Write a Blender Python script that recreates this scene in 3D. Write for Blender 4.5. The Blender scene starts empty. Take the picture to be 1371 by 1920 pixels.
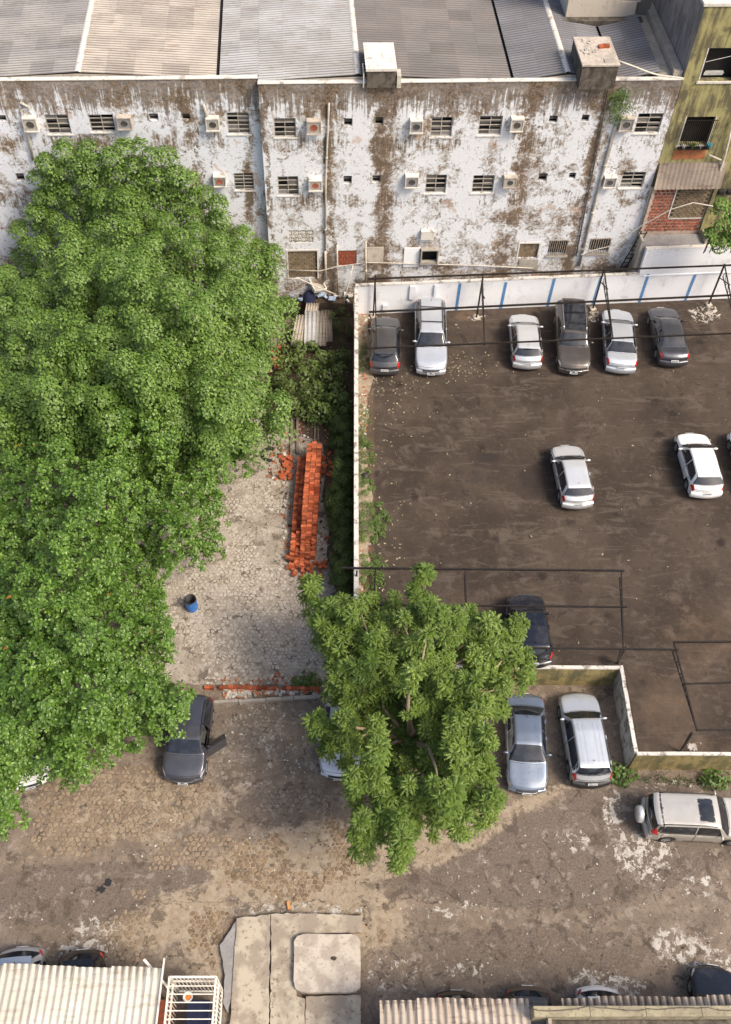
import bpy, math, random
import numpy as np
from mathutils import Vector, Matrix, noise as mn
R=math.radians
rnd=random.Random(7)
rs=np.random.RandomState(11)
sc=bpy.context.scene
COL=sc.collection
# ---------------------------------------------------------------- camera
F=1880.; CX,CY=685.5,960.; H=42.
_d=np.array([632-CX,-(2340-CY),-F]); _d/=np.linalg.norm(_d)
_vx=668-CX
_y=np.array([_vx,((632-CX)*_vx+F*F)/(2340-CY),-F]); _y/=np.linalg.norm(_y)
_z=-_d; _x=np.cross(_y,_z)
WM=np.array([_x,_y,_z]); CAM=np.array([0,0,H])
cam=bpy.data.cameras.new('camera'); co=bpy.data.objects.new('camera',cam); COL.objects.link(co)
mw=Matrix([[*WM[0],0],[*WM[1],0],[*WM[2],H],[0,0,0,1]])
co.matrix_world=mw
cam.sensor_fit='VERTICAL'; cam.sensor_height=36; cam.lens=36*F/1920.; cam.clip_end=600; cam.clip_start=.5
sc.camera=co
# ---------------------------------------------------------------- light
SUN_EL,SUN_AZ=50.,122.            # azimuth clockwise from +Y (north): right and behind the camera
w=bpy.data.worlds.new('World'); sc.world=w; w.use_nodes=True
nt=w.node_tree; nt.nodes.clear()
sky=nt.nodes.new('ShaderNodeTexSky'); sky.sky_type='NISHITA'; sky.sun_disc=False
sky.sun_elevation=R(SUN_EL); sky.sun_rotation=R(SUN_AZ); sky.air_density=1.0; sky.dust_density=5.0; sky.ozone_density=.4
bg=nt.nodes.new('ShaderNodeBackground'); bg.inputs[1].default_value=.15
wo=nt.nodes.new('ShaderNodeOutputWorld')
nt.links.new(sky.outputs[0],bg.inputs[0]); nt.links.new(bg.outputs[0],wo.inputs[0])
sl=bpy.data.lights.new('sun','SUN'); sl.energy=2.6; sl.angle=R(17); sl.color=(1,.88,.71)
so=bpy.data.objects.new('sun',sl); COL.objects.link(so)
sd=Vector((math.sin(R(SUN_AZ))*math.cos(R(SUN_EL)),math.cos(R(SUN_AZ))*math.cos(R(SUN_EL)),math.sin(R(SUN_EL))))
so.rotation_euler=sd.to_track_quat('Z','Y').to_euler(); so.location=(20,-10,60)
vs=sc.view_settings; vs.view_transform='Standard'; vs.look='None'; vs.gamma=1; vs.use_curve_mapping=False; vs.exposure=.36
sc.cycles.max_bounces=6; sc.cycles.transparent_max_bounces=4

# ---------------------------------------------------------------- geometry helpers
def ray(px,py): return WM@np.array([px-CX,-(py-CY),-F])
def G(px,py,z=0.):
    r=ray(px,py); return CAM+r*((z-H)/r[2])
def PROJ(p):                                        # n,3 -> n,2
    c=(np.asarray(p)-CAM)@WM
    return np.stack([CX+F*c[:,0]/-c[:,2], CY-F*c[:,1]/-c[:,2]],1)
class MB:
    def __init__(s): s.v=[]; s.f=[]; s.m=[]; s.mi=0
    def face(s,*pts):
        n=len(s.v); s.v+= [tuple(float(a) for a in p) for p in pts]; s.f.append(tuple(range(n,n+len(pts)))); s.m.append(s.mi)
    def box(s,c,sz,rz=0.,M=None,tilt=None):
        n=len(s.v); hx,hy,hz=sz[0]/2,sz[1]/2,sz[2]/2
        rot=Matrix.Rotation(rz,3,'Z')
        if tilt: rot=rot@Matrix.Rotation(tilt[0],3,'X')@Matrix.Rotation(tilt[1],3,'Y')
        for a in (-1,1):
            for b in (-1,1):
                for d in (-1,1):
                    q=rot@Vector((a*hx,b*hy,d*hz))+Vector(c); s.v.append(tuple(q))
        for f in ((0,1,3,2),(4,6,7,5),(0,4,5,1),(2,3,7,6),(0,2,6,4),(1,5,7,3)): s.f.append(tuple(n+i for i in f)); s.m.append(s.mi)
    def b2(s,x0,y0,z0,x1,y1,z1): s.box(((x0+x1)/2,(y0+y1)/2,(z0+z1)/2),(abs(x1-x0),abs(y1-y0),abs(z1-z0)))
    def tube(s,pts,r,n=6,cap=True):
        pts=[Vector(p) for p in pts]; rr=r if isinstance(r,(list,tuple)) else [r]*len(pts)
        base=len(s.v); u=None
        for i,p in enumerate(pts):
            t=(pts[min(i+1,len(pts)-1)]-pts[max(i-1,0)]).normalized()
            if u is None:
                u=t.orthogonal().normalized()
            u=(u-t*u.dot(t)).normalized(); w_=t.cross(u)
            for k in range(n):
                a=2*math.pi*k/n; s.v.append(tuple(p+(u*math.cos(a)+w_*math.sin(a))*rr[i]))
        for i in range(len(pts)-1):
            for k in range(n):
                a=base+i*n+k; b=base+i*n+(k+1)%n; s.f.append((a,b,b+n,a+n)); s.m.append(s.mi)
        if cap:
            s.f.append(tuple(base+n-1-k for k in range(n))); s.m.append(s.mi)
            s.f.append(tuple(base+(len(pts)-1)*n+k for k in range(n))); s.m.append(s.mi)
    def bar(s,p0,p1,wd,ht=None):
        p0=Vector(p0);p1=Vector(p1); ht=ht or wd; t=(p1-p0).normalized(); up=Vector((0,0,1))
        if abs(t.z)>.95: up=Vector((0,1,0))
        sd_=t.cross(up).normalized()*wd/2; up=sd_.cross(t).normalized()*ht/2
        n=len(s.v)
        for p in (p0,p1):
            for a,b in ((-1,-1),(1,-1),(1,1),(-1,1)): s.v.append(tuple(p+sd_*a+up*b))
        for f in ((0,1,2,3),(7,6,5,4),(0,4,5,1),(1,5,6,2),(2,6,7,3),(3,7,4,0)): s.f.append(tuple(n+i for i in f)); s.m.append(s.mi)
    def lathe(s,c,prof,n=16,axis='Z'):
        base=len(s.v)
        for r,h in prof:
            for k in range(n):
                a=2*math.pi*k/n; x,y_=r*math.cos(a),r*math.sin(a)
                p=(x,y_,h) if axis=='Z' else ((x,h,y_) if axis=='Y' else (h,x,y_))
                s.v.append((p[0]+c[0],p[1]+c[1],p[2]+c[2]))
        for i in range(len(prof)-1):
            for k in range(n):
                a=base+i*n+k; b=base+i*n+(k+1)%n; s.f.append((a,b,b+n,a+n)); s.m.append(s.mi)
    def grid(s,pts):   # rows x cols of points
        n=len(s.v); r_=len(pts); c_=len(pts[0])
        for row in pts:
            for p in row: s.v.append(tuple(float(a) for a in p))
        for i in range(r_-1):
            for j in range(c_-1):
                a=n+i*c_+j; s.f.append((a,a+1,a+c_+1,a+c_)); s.m.append(s.mi)
    def mesh(s,name,mats,smooth=False,off=(0,0,0)):
        me=bpy.data.meshes.new(name); o=off
        me.from_pydata([(a-o[0],b-o[1],c-o[2]) for a,b,c in s.v],[],s.f)
        if not isinstance(mats,(list,tuple)): mats=[mats]
        for m in mats: me.materials.append(m)
        if len(mats)>1: me.polygons.foreach_set('material_index',s.m)
        if smooth: me.polygons.foreach_set('use_smooth',[True]*len(s.f))
        me.update(); return me
    def build(s,name,mats,parent=None,smooth=False,bevel=0,world=True):
        off=(0,0,0)
        if parent is not None and world:
            q=parent; off=Vector((0,0,0))
            while q: off=off+q.location; q=q.parent
        ob=bpy.data.objects.new(name,s.mesh(name,mats,smooth,off)); COL.objects.link(ob)
        if parent is not None: ob.parent=parent
        if bevel:
            b=ob.modifiers.new('bevel','BEVEL'); b.width=bevel; b.segments=2
        return ob
def E_(name,loc,rz=0,label=None,cat=None,group=None,parent=None):
    o=bpy.data.objects.new(name,None); COL.objects.link(o); o.location=tuple(float(a) for a in loc); o.rotation_euler=(0,0,rz); o.empty_display_size=.2
    if parent is not None: o.parent=parent
    return tag(o,label,cat,group)
def tag(o,label=None,cat=None,group=None,kind=None):
    if label: o['label']=label
    if cat: o['category']=cat
    if group: o['group']=group
    if kind: o['kind']=kind
    return o
def inst(name,me,parent,loc,rot=(0,0,0),scale=(1,1,1)):
    o=bpy.data.objects.new(name,me); COL.objects.link(o); o.parent=parent; o.location=tuple(float(a) for a in loc); o.rotation_euler=rot; o.scale=scale
    return o
def bulk(name,V,Fa,mat,parent=None,smooth=False,off=(0,0,0)):
    V=np.asarray(V,dtype=np.float32)-np.asarray(off,dtype=np.float32); Fa=np.asarray(Fa,dtype=np.int32); k=Fa.shape[1]
    me=bpy.data.meshes.new(name); me.vertices.add(len(V)); me.vertices.foreach_set('co',V.ravel())
    me.loops.add(Fa.size); me.loops.foreach_set('vertex_index',Fa.ravel())
    me.polygons.add(len(Fa)); me.polygons.foreach_set('loop_start',np.arange(0,Fa.size,k,dtype=np.int32))
    me.materials.append(mat); me.update(calc_edges=True)
    if smooth: me.polygons.foreach_set('use_smooth',np.ones(len(Fa),dtype=bool))
    o=bpy.data.objects.new(name,me); COL.objects.link(o)
    if parent is not None: o.parent=parent
    return o

# ---------------------------------------------------------------- materials
class NT:
    def __init__(s,name):
        s.m=bpy.data.materials.new(name); s.m.use_nodes=True; s.t=s.m.node_tree; s.t.nodes.clear()
        s.out=s.t.nodes.new('ShaderNodeOutputMaterial')
    def n(s,ty,**k):
        o=s.t.nodes.new(ty)
        for a,b in k.items(): setattr(o,a,b)
        return o
    def L(s,a,b):
        if isinstance(a,(int,float)): b.default_value=a
        elif isinstance(a,(tuple,list)): b.default_value=tuple(a)+((1,) if len(a)==3 and len(b.default_value)==4 else ())
        else: s.t.links.new(a,b)
    def coord(s,kind='Object',scale=None,rot=None):
        c=s.n('ShaderNodeTexCoord').outputs[kind]
        if scale:
            m=s.n('ShaderNodeMapping'); m.inputs['Scale'].default_value=scale
            if rot: m.inputs['Rotation'].default_value=rot
            s.L(c,m.inputs[0]); c=m.outputs[0]
        return c
    def pos(s,scale=None):
        c=s.n('ShaderNodeNewGeometry').outputs['Position']
        if scale:
            m=s.n('ShaderNodeMapping'); m.inputs['Scale'].default_value=scale; s.L(c,m.inputs[0]); c=m.outputs[0]
        return c
    def noise(s,vec,sc_,det=4,ro=.55,dist=0):
        o=s.n('ShaderNodeTexNoise'); s.L(vec,o.inputs['Vector']); o.inputs['Scale'].default_value=sc_; o.inputs['Detail'].default_value=det
        o.inputs['Roughness'].default_value=ro; o.inputs['Distortion'].default_value=dist; return o.outputs[0]
    def vor(s,vec,sc_,feat='F1',rand=1):
        o=s.n('ShaderNodeTexVoronoi',feature=feat); s.L(vec,o.inputs['Vector']); o.inputs['Scale'].default_value=sc_; o.inputs['Randomness'].default_value=rand; return o
    def math(s,op,a,b=0.,c=None,clamp=False):
        o=s.n('ShaderNodeMath',operation=op); o.use_clamp=clamp; s.L(a,o.inputs[0]); s.L(b,o.inputs[1])
        if c is not None: s.L(c,o.inputs[2])
        return o.outputs[0]
    def mp(s,v,a,b,c=0.,d=1.,smooth=True):
        o=s.n('ShaderNodeMapRange'); o.interpolation_type='SMOOTHSTEP' if smooth else 'LINEAR'
        s.L(v,o.inputs[0]); 
        for i,x in enumerate((a,b,c,d)): s.L(x,o.inputs[i+1])
        return o.outputs[0]
    def mix(s,f,a,b,mode='MIX'):
        o=s.n('ShaderNodeMix',data_type='RGBA',blend_type=mode); s.L(f,o.inputs[0]); s.L(a,o.inputs[6]); s.L(b,o.inputs[7]); return o.outputs[2]
    def sep(s,v):
        o=s.n('ShaderNodeSeparateXYZ'); s.L(v,o.inputs[0]); return o.outputs
    def bump(s,h,st=.3,d=.02):
        o=s.n('ShaderNodeBump'); o.inputs['Strength'].default_value=st; o.inputs['Distance'].default_value=d; s.L(h,o.inputs['Height']); return o.outputs[0]
    def fin(s,col,rough=.8,metal=0.,normal=None,coat=0,spec=.5):
        p=s.n('ShaderNodeBsdfPrincipled'); s.L(col,p.inputs['Base Color']); s.L(rough,p.inputs['Roughness']); s.L(metal,p.inputs['Metallic'])
        p.inputs['Coat Weight'].default_value=coat; p.inputs['Coat Roughness'].default_value=.14; p.inputs['Specular IOR Level'].default_value=spec
        if normal is not None: s.L(normal,p.inputs['Normal'])
        s.L(p.outputs[0],s.out.inputs[0]); s.p=p; return s.m
def mottled(name,c1,c2,sc_=3,rough=.85,metal=0,lo=.35,hi=.65,c3=None,f3=12,bump=.25,vary=0.,use_pos=True,coat=0,spec=.4,bd=.02):
    t=NT(name); v=t.pos() if use_pos else t.coord()
    a=t.noise(v,sc_,6,.62); col=t.mix(t.mp(a,lo,hi),c1,c2)
    b=t.noise(v,f3,5,.6)
    if c3: col=t.mix(t.mp(b,.55,.68),col,c3)
    if vary:
        r=t.n('ShaderNodeObjectInfo').outputs['Random']
        hs=t.n('ShaderNodeHueSaturation'); t.L(t.mp(r,0,1,1-vary,1+vary,False),hs.inputs['Value']); t.L(col,hs.inputs['Color']); col=hs.outputs[0]
    return t.fin(col,rough,metal,t.bump(b,bump,bd) if bump else None,coat,spec)
def plain(name,c,rough=.6,metal=0,coat=0,spec=.5):
    t=NT(name); v=t.pos(); a=t.noise(v,6,3); col=t.mix(t.mp(a,.3,.7),tuple(x*.88 for x in c),tuple(min(1,x*1.06) for x in c))
    return t.fin(col,rough,metal,None,coat,spec)
M={}
def paint(name,c,metal=.5,rough=.32):
    t=NT(name); v=t.coord()
    dust=t.mp(t.noise(v,1.8,5,.6),.45,.75,0,.14)
    col=t.mix(dust,c,(.30,.27,.24))
    rg=t.mp(t.noise(v,5,3),.3,.7,rough*.9,rough*1.25)
    return t.fin(col,rg,metal,None,.7,.5)
M['silver']=paint('paint silver',(.66,.68,.70)); M['silver_blue']=paint('paint pale blue silver',(.60,.64,.70)); M['silver2']=paint('paint light silver',(.72,.74,.76))
M['grey']=paint('paint dark grey',(.085,.085,.09),.5,.34); M['grey_blue']=paint('paint grey blue',(.075,.08,.10),.5,.34); M['brown_grey']=paint('paint brown grey',(.10,.085,.075),.5,.34)
M['blue']=paint('paint steel blue',(.19,.235,.31),.55,.3); M['navy']=paint('paint dark navy',(.013,.016,.026),.4,.25); M['white']=paint('paint white',(.85,.85,.85),0,.35); M['black']=paint('paint black',(.015,.015,.018),.2,.22)
M['beige']=paint('paint warm silver',(.55,.53,.49)); M['bone']=paint('paint off white',(.68,.68,.66),.1,.35)
t=NT('tinted glass'); c_=t.coord(); a_=t.noise(c_,2.5,2); 
M['glass']=t.fin(t.mix(t.mp(a_,.4,.6),(.012,.014,.02),(.022,.026,.036)),.06,0,None,0,.8)
M['plastic']=plain('black plastic trim',(.022,.022,.024),.55); M['rubber']=plain('tyre rubber',(.02,.019,.018),.85)
M['rim']=plain('alloy rim',(.5,.5,.52),.3,.8); M['chrome']=plain('chrome trim',(.6,.6,.62),.2,.9)
M['red']=plain('tail lamp red',(.55,.015,.012),.18,0,.6); M['lamp']=plain('headlamp lens',(.55,.58,.62),.12,.4,.6); M['plate']=plain('licence plate',(.62,.64,.66),.5)
M['ink']=plain('dark print',(.04,.04,.05),.6); M['seat']=plain('grey cabin cloth',(.10,.10,.10),.9)
M['amber']=plain('amber lens',(.6,.2,.02),.2)
# wall of the old block: limewash over plaster with soot streaks
def facade_mat(name,white=(.77,.79,.83),bands=((9.3,.8),(13.1,.45),(1.9,.75),(-4.25,.22),(-.9,.3)),top=14.85):
    t=NT(name); v=t.coord(); s_=t.sep(v)
    X,Z=s_[0],s_[2]
    big=t.noise(v,.55,5,.6); med=t.noise(v,2.3,8,.74,1.0); fine=t.noise(v,8,7,.74,.8)
    st=t.noise(t.coord('Object',(3.2,3.2,.22)),1.6,6,.7,.4); st2=t.noise(t.coord('Object',(7,7,.55)),1.3,5,.7)
    topf=t.mp(Z,top-3.3,top-.1,0,1,False)
    botf=t.mp(Z,5.2,2.2,0,1,False)
    # vertical leak bands
    wob=t.math('MULTIPLY',t.math('SUBTRACT',big,.5),1.9)
    Xw=t.math('ADD',X,wob); band=0.
    for xc,wd in bands:
        if wd<=0: continue
        b=t.mp(t.math('ABSOLUTE',t.math('SUBTRACT',Xw,xc)),wd*.15,wd*1.15,1,0)
        band=t.math('MAXIMUM',band,b)
    # peeling: pale limewash flaking to grey render
    g=t.math('ADD',t.math('MULTIPLY',med,.6),t.math('MULTIPLY',fine,.4))
    g=t.math('ADD',g,t.math('MULTIPLY',t.math('SUBTRACT',big,.5),.75))
    g=t.math('ADD',g,t.math('MULTIPLY',band,.125)); g=t.math('ADD',g,t.math('MULTIPLY',botf,.10)); g=t.math('ADD',g,t.math('MULTIPLY',topf,.06))
    for xc,wd in ((11.8,1.7),(2.6,1.9),(-1.0,.8),(5.4,.6)):
        g=t.math('ADD',g,t.math('MULTIPLY',t.mp(t.math('ABSOLUTE',t.math('SUBTRACT',Xw,xc)),wd*.3,wd*1.3,1,0),.035))
    for zc in (11.45,8.0):
        zb_=t.mp(t.math('ABSOLUTE',t.math('SUBTRACT',Z,zc)),.15,.75,1,0); g=t.math('ADD',g,t.math('MULTIPLY',zb_,t.math('MULTIPLY',t.math('SUBTRACT',st2,.42),.55)))
    f_grey=t.mp(g,.545,.575); f_plast=t.mp(g,.60,.625); f_dark=t.mp(g,.66,.70)
    col=t.mix(t.mp(fine,.35,.7),white,tuple(x*.86 for x in white))
    col=t.mix(t.math('MULTIPLY',f_grey,.75),col,t.mix(t.mp(st2,.4,.6),(.56,.53,.50),(.42,.385,.35)))
    tint=t.mix(t.mp(t.noise(v,.9,3),.45,.6),(.24,.17,.115),(.20,.165,.14))
    col=t.mix(t.math('MULTIPLY',f_plast,.9),col,tint)
    col=t.mix(t.math('MULTIPLY',f_dark,.85),col,(.11,.085,.06))
    pk=t.mp(t.noise(v,.75,4,.6,.6),.63,.68); col=t.mix(t.math('MULTIPLY',pk,.55),col,(.50,.33,.24))
    # soot streaks from the coping
    sk=t.math('ADD',t.math('MULTIPLY',topf,.70),t.math('MULTIPLY',t.math('SUBTRACT',st,.5),1.5))
    sk=t.math('ADD',sk,t.math('MULTIPLY',t.math('SUBTRACT',med,.5),.6))
    col=t.mix(t.math('MULTIPLY',t.mp(sk,.33,.52),.85),col,t.mix(t.mp(fine,.42,.58),(.07,.05,.033),(.29,.225,.17)))
    nb=t.noise(t.coord('Object',(1.1,1.1,.5)),1.1,4,.6); sk2=t.math('ADD',t.math('MULTIPLY',t.math('MULTIPLY',band,t.mp(nb,.38,.6,.2,1.2)),.40),t.math('MULTIPLY',t.math('SUBTRACT',st,.5),1.5)); sk2=t.math('ADD',sk2,t.math('MULTIPLY',t.math('SUBTRACT',t.math('MULTIPLY',t.math('ADD',fine,med),.5),.5),5.0))
    col=t.mix(t.math('MULTIPLY',t.mp(sk2,.33,.47),.85),col,t.mix(t.mp(fine,.38,.62),(.055,.038,.026),(.24,.175,.125)))
    edge=t.math('SUBTRACT',t.mp(g,.545,.555),t.mp(g,.56,.575)); col=t.mix(t.math('MULTIPLY',edge,.55,clamp=True),col,(.14,.12,.10))
    h=t.math('ADD',t.math('MULTIPLY',f_grey,-.5),t.math('MULTIPLY',fine,.6)); h=t.math('ADD',h,t.math('MULTIPLY',f_plast,-.5))
    return t.fin(col,.9,0,t.bump(h,.6,.03),0,.25)
M['facade']=facade_mat('peeling limewash wall'); M['facade_left']=facade_mat('peeling limewash wall left',(.76,.79,.86),((-8.0,.45),(-5.2,.3)))
def lime_wall(name,c,dirt,sc_=1.2,lo=.5,hi=.7,streak=.4,spec=.3):
    t=NT(name); v=t.pos(); a=t.noise(v,sc_,7,.65,.5); st=t.noise(t.pos((3,3,.35)),1.5,5,.65)
    g=t.math('ADD',t.math('MULTIPLY',a,1-streak),t.math('MULTIPLY',st,streak)); f=t.noise(v,14,5)
    col=t.mix(t.mp(g,lo,hi),c,dirt); col=t.mix(t.mp(f,.62,.72,0,.6),col,tuple(x*.5 for x in dirt))
    return t.fin(col,.9,0,t.bump(f,.35,.02),0,spec)
M['yellow_wall']=lime_wall('mossy yellow green render',(.36,.33,.15),(.13,.115,.07),.9,.42,.58,.5)
M['grey_side']=lime_wall('grey rendered side wall',(.30,.29,.29),(.17,.16,.16),.8,.4,.6,.6)
M['white_wall']=lime_wall('white painted lot wall',(.83,.84,.87),(.55,.56,.60),1.0,.5,.75,.3)
M['white_top']=lime_wall('weathered white coping',(.62,.60,.56),(.25,.22,.19),2.5,.5,.62,.0)
M['moss_wall']=lime_wall('mossy ochre retaining wall',(.34,.27,.12),(.13,.12,.06),1.4,.38,.58,.4)
M['pale_wall']=lime_wall('stained pale retaining wall',(.50,.49,.47),(.19,.17,.14),1.6,.45,.6,.35)
M['coping']=lime_wall('pale parapet coping',(.66,.63,.58),(.33,.29,.25),2.2,.52,.68,0)
M['dark_conc']=lime_wall('soot black concrete',(.14,.12,.10),(.055,.048,.04),2,.4,.6,.3)
M['conc']=mottled('weathered concrete',(.42,.39,.34),(.33,.30,.26),1.6,.9,0,.35,.65,(.24,.21,.18),9)
M['conc_pale']=mottled('pale concrete',(.52,.465,.40),(.38,.33,.28),1.9,.9,0,.40,.60,(.29,.245,.20),8,.4)
M['conc_yel']=mottled('yellowed concrete',(.45,.395,.315),(.30,.255,.205),1.3,.9,0,.40,.58,(.22,.18,.14),5,.5)
M['conc_grey']=mottled('smooth grey cement',(.30,.29,.29),(.24,.235,.235),2,.85,0,.35,.65,(.2,.19,.19),9)
M['beam']=mottled('ochre stained concrete beam',(.38,.34,.23),(.26,.23,.16),2.2,.9,0,.35,.65,(.16,.14,.1),9)
M['blue_paint']=plain('blue bay paint',(.10,.26,.52),.7); M['steel']=mottled('black brown steel',(.020,.017,.016),(.036,.028,.024),6,.5,.3,bump=.1)
M['beige_wall']=lime_wall('beige render',(.58,.52,.44),(.36,.32,.28),1,.5,.7,.3)
M['hole']=plain('dark interior',(.012,.011,.010),.9)
M['frame_b']=plain('bare window frame',(.42,.39,.35),.6); M['pane']=plain('louvre glass',(.075,.07,.065),.22,0,0,.7); M['pane2']=plain('frosted louvre glass',(.20,.19,.17),.35)
M['pvc']=mottled('grimy pvc pipe',(.62,.58,.50),(.46,.42,.36),4,.55,bump=0)
M['pvc_dark']=mottled('dark stained pipe',(.16,.13,.11),(.08,.07,.06),4,.6,bump=0)
M['bar_paint']=mottled('rusty pale grille bars',(.42,.38,.33),(.22,.17,.13),7,.6,bump=0)
M['cage']=mottled('white enamel bars',(.80,.77,.70),(.70,.65,.57),5,.45,bump=0)
M['brick']=mottled('orange clay brick',(.43,.112,.045),(.30,.072,.03),5,.85,c3=(.48,.18,.10),vary=.5,use_pos=True,bump=.2)
M['brick_dk']=mottled('weathered clay brick',(.36,.10,.055),(.22,.07,.04),6,.9,c3=(.36,.13,.08),vary=.3)
M['mortar']=mottled('pale mortar',(.58,.46,.38),(.42,.32,.26),6,.9)
M['mud_brick']=mottled('brown infill brick',(.26,.20,.13),(.17,.13,.085),6,.9,vary=.2)
M['terra']=mottled('broken terracotta',(.42,.16,.07),(.30,.11,.05),6,.9,c3=(.5,.26,.13))
M['plaster_bit']=mottled('white plaster chunk',(.62,.59,.54),(.42,.38,.33),6,.9)
M['wood']=mottled('grey weathered timber',(.24,.20,.16),(.15,.125,.10),5,.9)
M['bark']=mottled('tree bark',(.22,.17,.12),(.14,.11,.08),6,.9); M['bark_pale']=mottled('pale branch bark',(.36,.28,.19),(.26,.2,.14),6,.85)
M['dirt']=mottled('dark litter soil',(.085,.062,.045),(.05,.038,.028),3,.95,c3=(.16,.10,.06),f3=15)
M['sand']=mottled('dry sandy soil',(.33,.27,.20),(.22,.17,.12),4,.95,c3=(.42,.35,.27),f3=14)
M['barrel']=plain('blue barrel plastic',(.03,.17,.55),.4); M['teal']=plain('teal bucket plastic',(.05,.22,.30),.5); M['navycloth']=plain('navy cloth',(.015,.02,.06),.9)
M['whitepl']=plain('white plastic',(.72,.71,.67),.5); M['orange']=plain('orange plastic',(.7,.2,.03),.5); M['ltblue']=plain('light blue sheet',(.45,.56,.75),.5)
M['wire']=plain('pale cable',(.62,.58,.50),.6)
def sheet_mat(name,c1,c2,c3,metal=0,vary=.28):
    t=NT(name); v=t.pos(); r=t.n('ShaderNodeObjectInfo').outputs['Random']
    a=t.noise(v,.45,4,.6); b=t.noise(t.pos((.8,6,1)),1.2,5,.7); d=t.noise(v,8,5,.7)
    col=t.mix(t.mp(a,.38,.62),c1,c2); col=t.mix(t.mp(b,.5,.7,0,.75),col,c3); col=t.mix(t.mp(d,.58,.72,0,.5),col,tuple(x*.45 for x in c3))
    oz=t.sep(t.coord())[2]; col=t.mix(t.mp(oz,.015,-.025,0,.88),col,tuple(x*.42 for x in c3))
    hs=t.n('ShaderNodeHueSaturation'); t.L(t.mp(t.math('POWER',r,1.6),0,1,1.1,1-vary,False),hs.inputs['Value']); t.L(col,hs.inputs['Color'])
    return t.fin(hs.outputs[0],.75,metal,t.bump(d,.2,.01),0,.35)
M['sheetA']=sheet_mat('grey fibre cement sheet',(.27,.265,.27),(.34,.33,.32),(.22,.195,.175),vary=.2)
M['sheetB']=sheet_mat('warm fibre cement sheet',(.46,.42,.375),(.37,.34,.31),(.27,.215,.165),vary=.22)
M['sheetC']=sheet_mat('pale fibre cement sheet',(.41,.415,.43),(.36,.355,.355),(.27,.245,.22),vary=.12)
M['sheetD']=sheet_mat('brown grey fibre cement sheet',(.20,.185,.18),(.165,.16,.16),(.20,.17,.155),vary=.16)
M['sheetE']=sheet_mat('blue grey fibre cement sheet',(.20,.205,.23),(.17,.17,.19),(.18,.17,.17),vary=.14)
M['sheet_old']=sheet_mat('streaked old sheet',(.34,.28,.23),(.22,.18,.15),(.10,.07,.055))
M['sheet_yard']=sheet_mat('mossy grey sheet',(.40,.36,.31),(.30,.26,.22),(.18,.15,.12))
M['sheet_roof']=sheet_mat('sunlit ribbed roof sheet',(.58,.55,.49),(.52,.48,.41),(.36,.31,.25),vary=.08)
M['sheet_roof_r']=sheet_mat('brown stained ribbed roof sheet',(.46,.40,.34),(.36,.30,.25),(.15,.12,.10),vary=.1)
def leaf_mat(name,c1,c2,c3,transl=.25,rough=.45,sc_=.35,yellow=None):
    t=NT(name); g=t.n('ShaderNodeNewGeometry'); r=g.outputs['Random Per Island']; v=g.outputs['Position']
    a=t.noise(v,sc_,3,.6)
    col=t.mix(r,c1,c2); col=t.mix(t.mp(a,.4,.65,0,.7),col,c3)
    if yellow: col=t.mix(t.math('GREATER_THAN',t.n('ShaderNodeNewGeometry').outputs['Random Per Island'],.9994),col,yellow)
    t.fin(col,rough,0,None,0,.35); p=t.p
    tr=t.n('ShaderNodeBsdfTranslucent'); t.L(t.mix(.5,col,(.25,.4,.04)),tr.inputs[0])
    ms=t.n('ShaderNodeMixShader'); ms.inputs[0].default_value=transl
    t.L(p.outputs[0],ms.inputs[1]); t.L(tr.outputs[0],ms.inputs[2]); t.L(ms.outputs[0],t.out.inputs[0]); return t.m
M['leaf_tam']=leaf_mat('feathery light green foliage',(.045,.095,.016),(.20,.32,.065),(.11,.195,.036),.12)
M['leaf_alm']=leaf_mat('glossy broad green leaves',(.030,.066,.012),(.165,.295,.048),(.075,.15,.024),.12,.30,yellow=(.5,.12,.02))
M['leaf_man']=leaf_mat('deep green frond foliage',(.036,.074,.012),(.22,.31,.055),(.085,.145,.022),.13,.5)
M['leaf_dark']=leaf_mat('dark shrub foliage',(.055,.10,.022),(.15,.20,.055),(.05,.08,.02),.15)
M['leaf_mid']=leaf_mat('mid green weeds',(.07,.14,.03),(.17,.27,.06),(.07,.12,.03),.2)
M['leaf_fall']=leaf_mat('fallen dry leaves',(.30,.24,.14),(.42,.40,.30),(.22,.2,.10),.1)

# ---------------------------------------------------------------- ground
def ell(P,cx,cy,rx,ry,rot=0,soft=.5):
    dx=P[:,0]-cx; dy=P[:,1]-cy; c,s=math.cos(R(rot)),math.sin(R(rot))
    u=(dx*c+dy*s)/rx; v=(-dx*s+dy*c)/ry
    return np.clip((1.25-np.sqrt(u*u+v*v))/soft,0,1)
def fbm(x,y,oct=4,seed=0):
    r_=np.random.RandomState(seed); out=np.zeros_like(x); amp=1; tot=0; fr=1
    for o in range(oct):
        a=r_.rand(64,64); X=(x*fr)%64; Y=(y*fr)%64; xi=X.astype(int)%64; yi=Y.astype(int)%64; fx=X-np.floor(X); fy=Y-np.floor(Y)
        fx=fx*fx*(3-2*fx); fy=fy*fy*(3-2*fy); x1=(xi+1)%64; y1=(yi+1)%64
        out+=amp*((a[xi,yi]*(1-fx)+a[x1,yi]*fx)*(1-fy)+(a[xi,y1]*(1-fx)+a[x1,y1]*fx)*fy); tot+=amp; amp*=.5; fr*=2.03
    return out/tot
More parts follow.
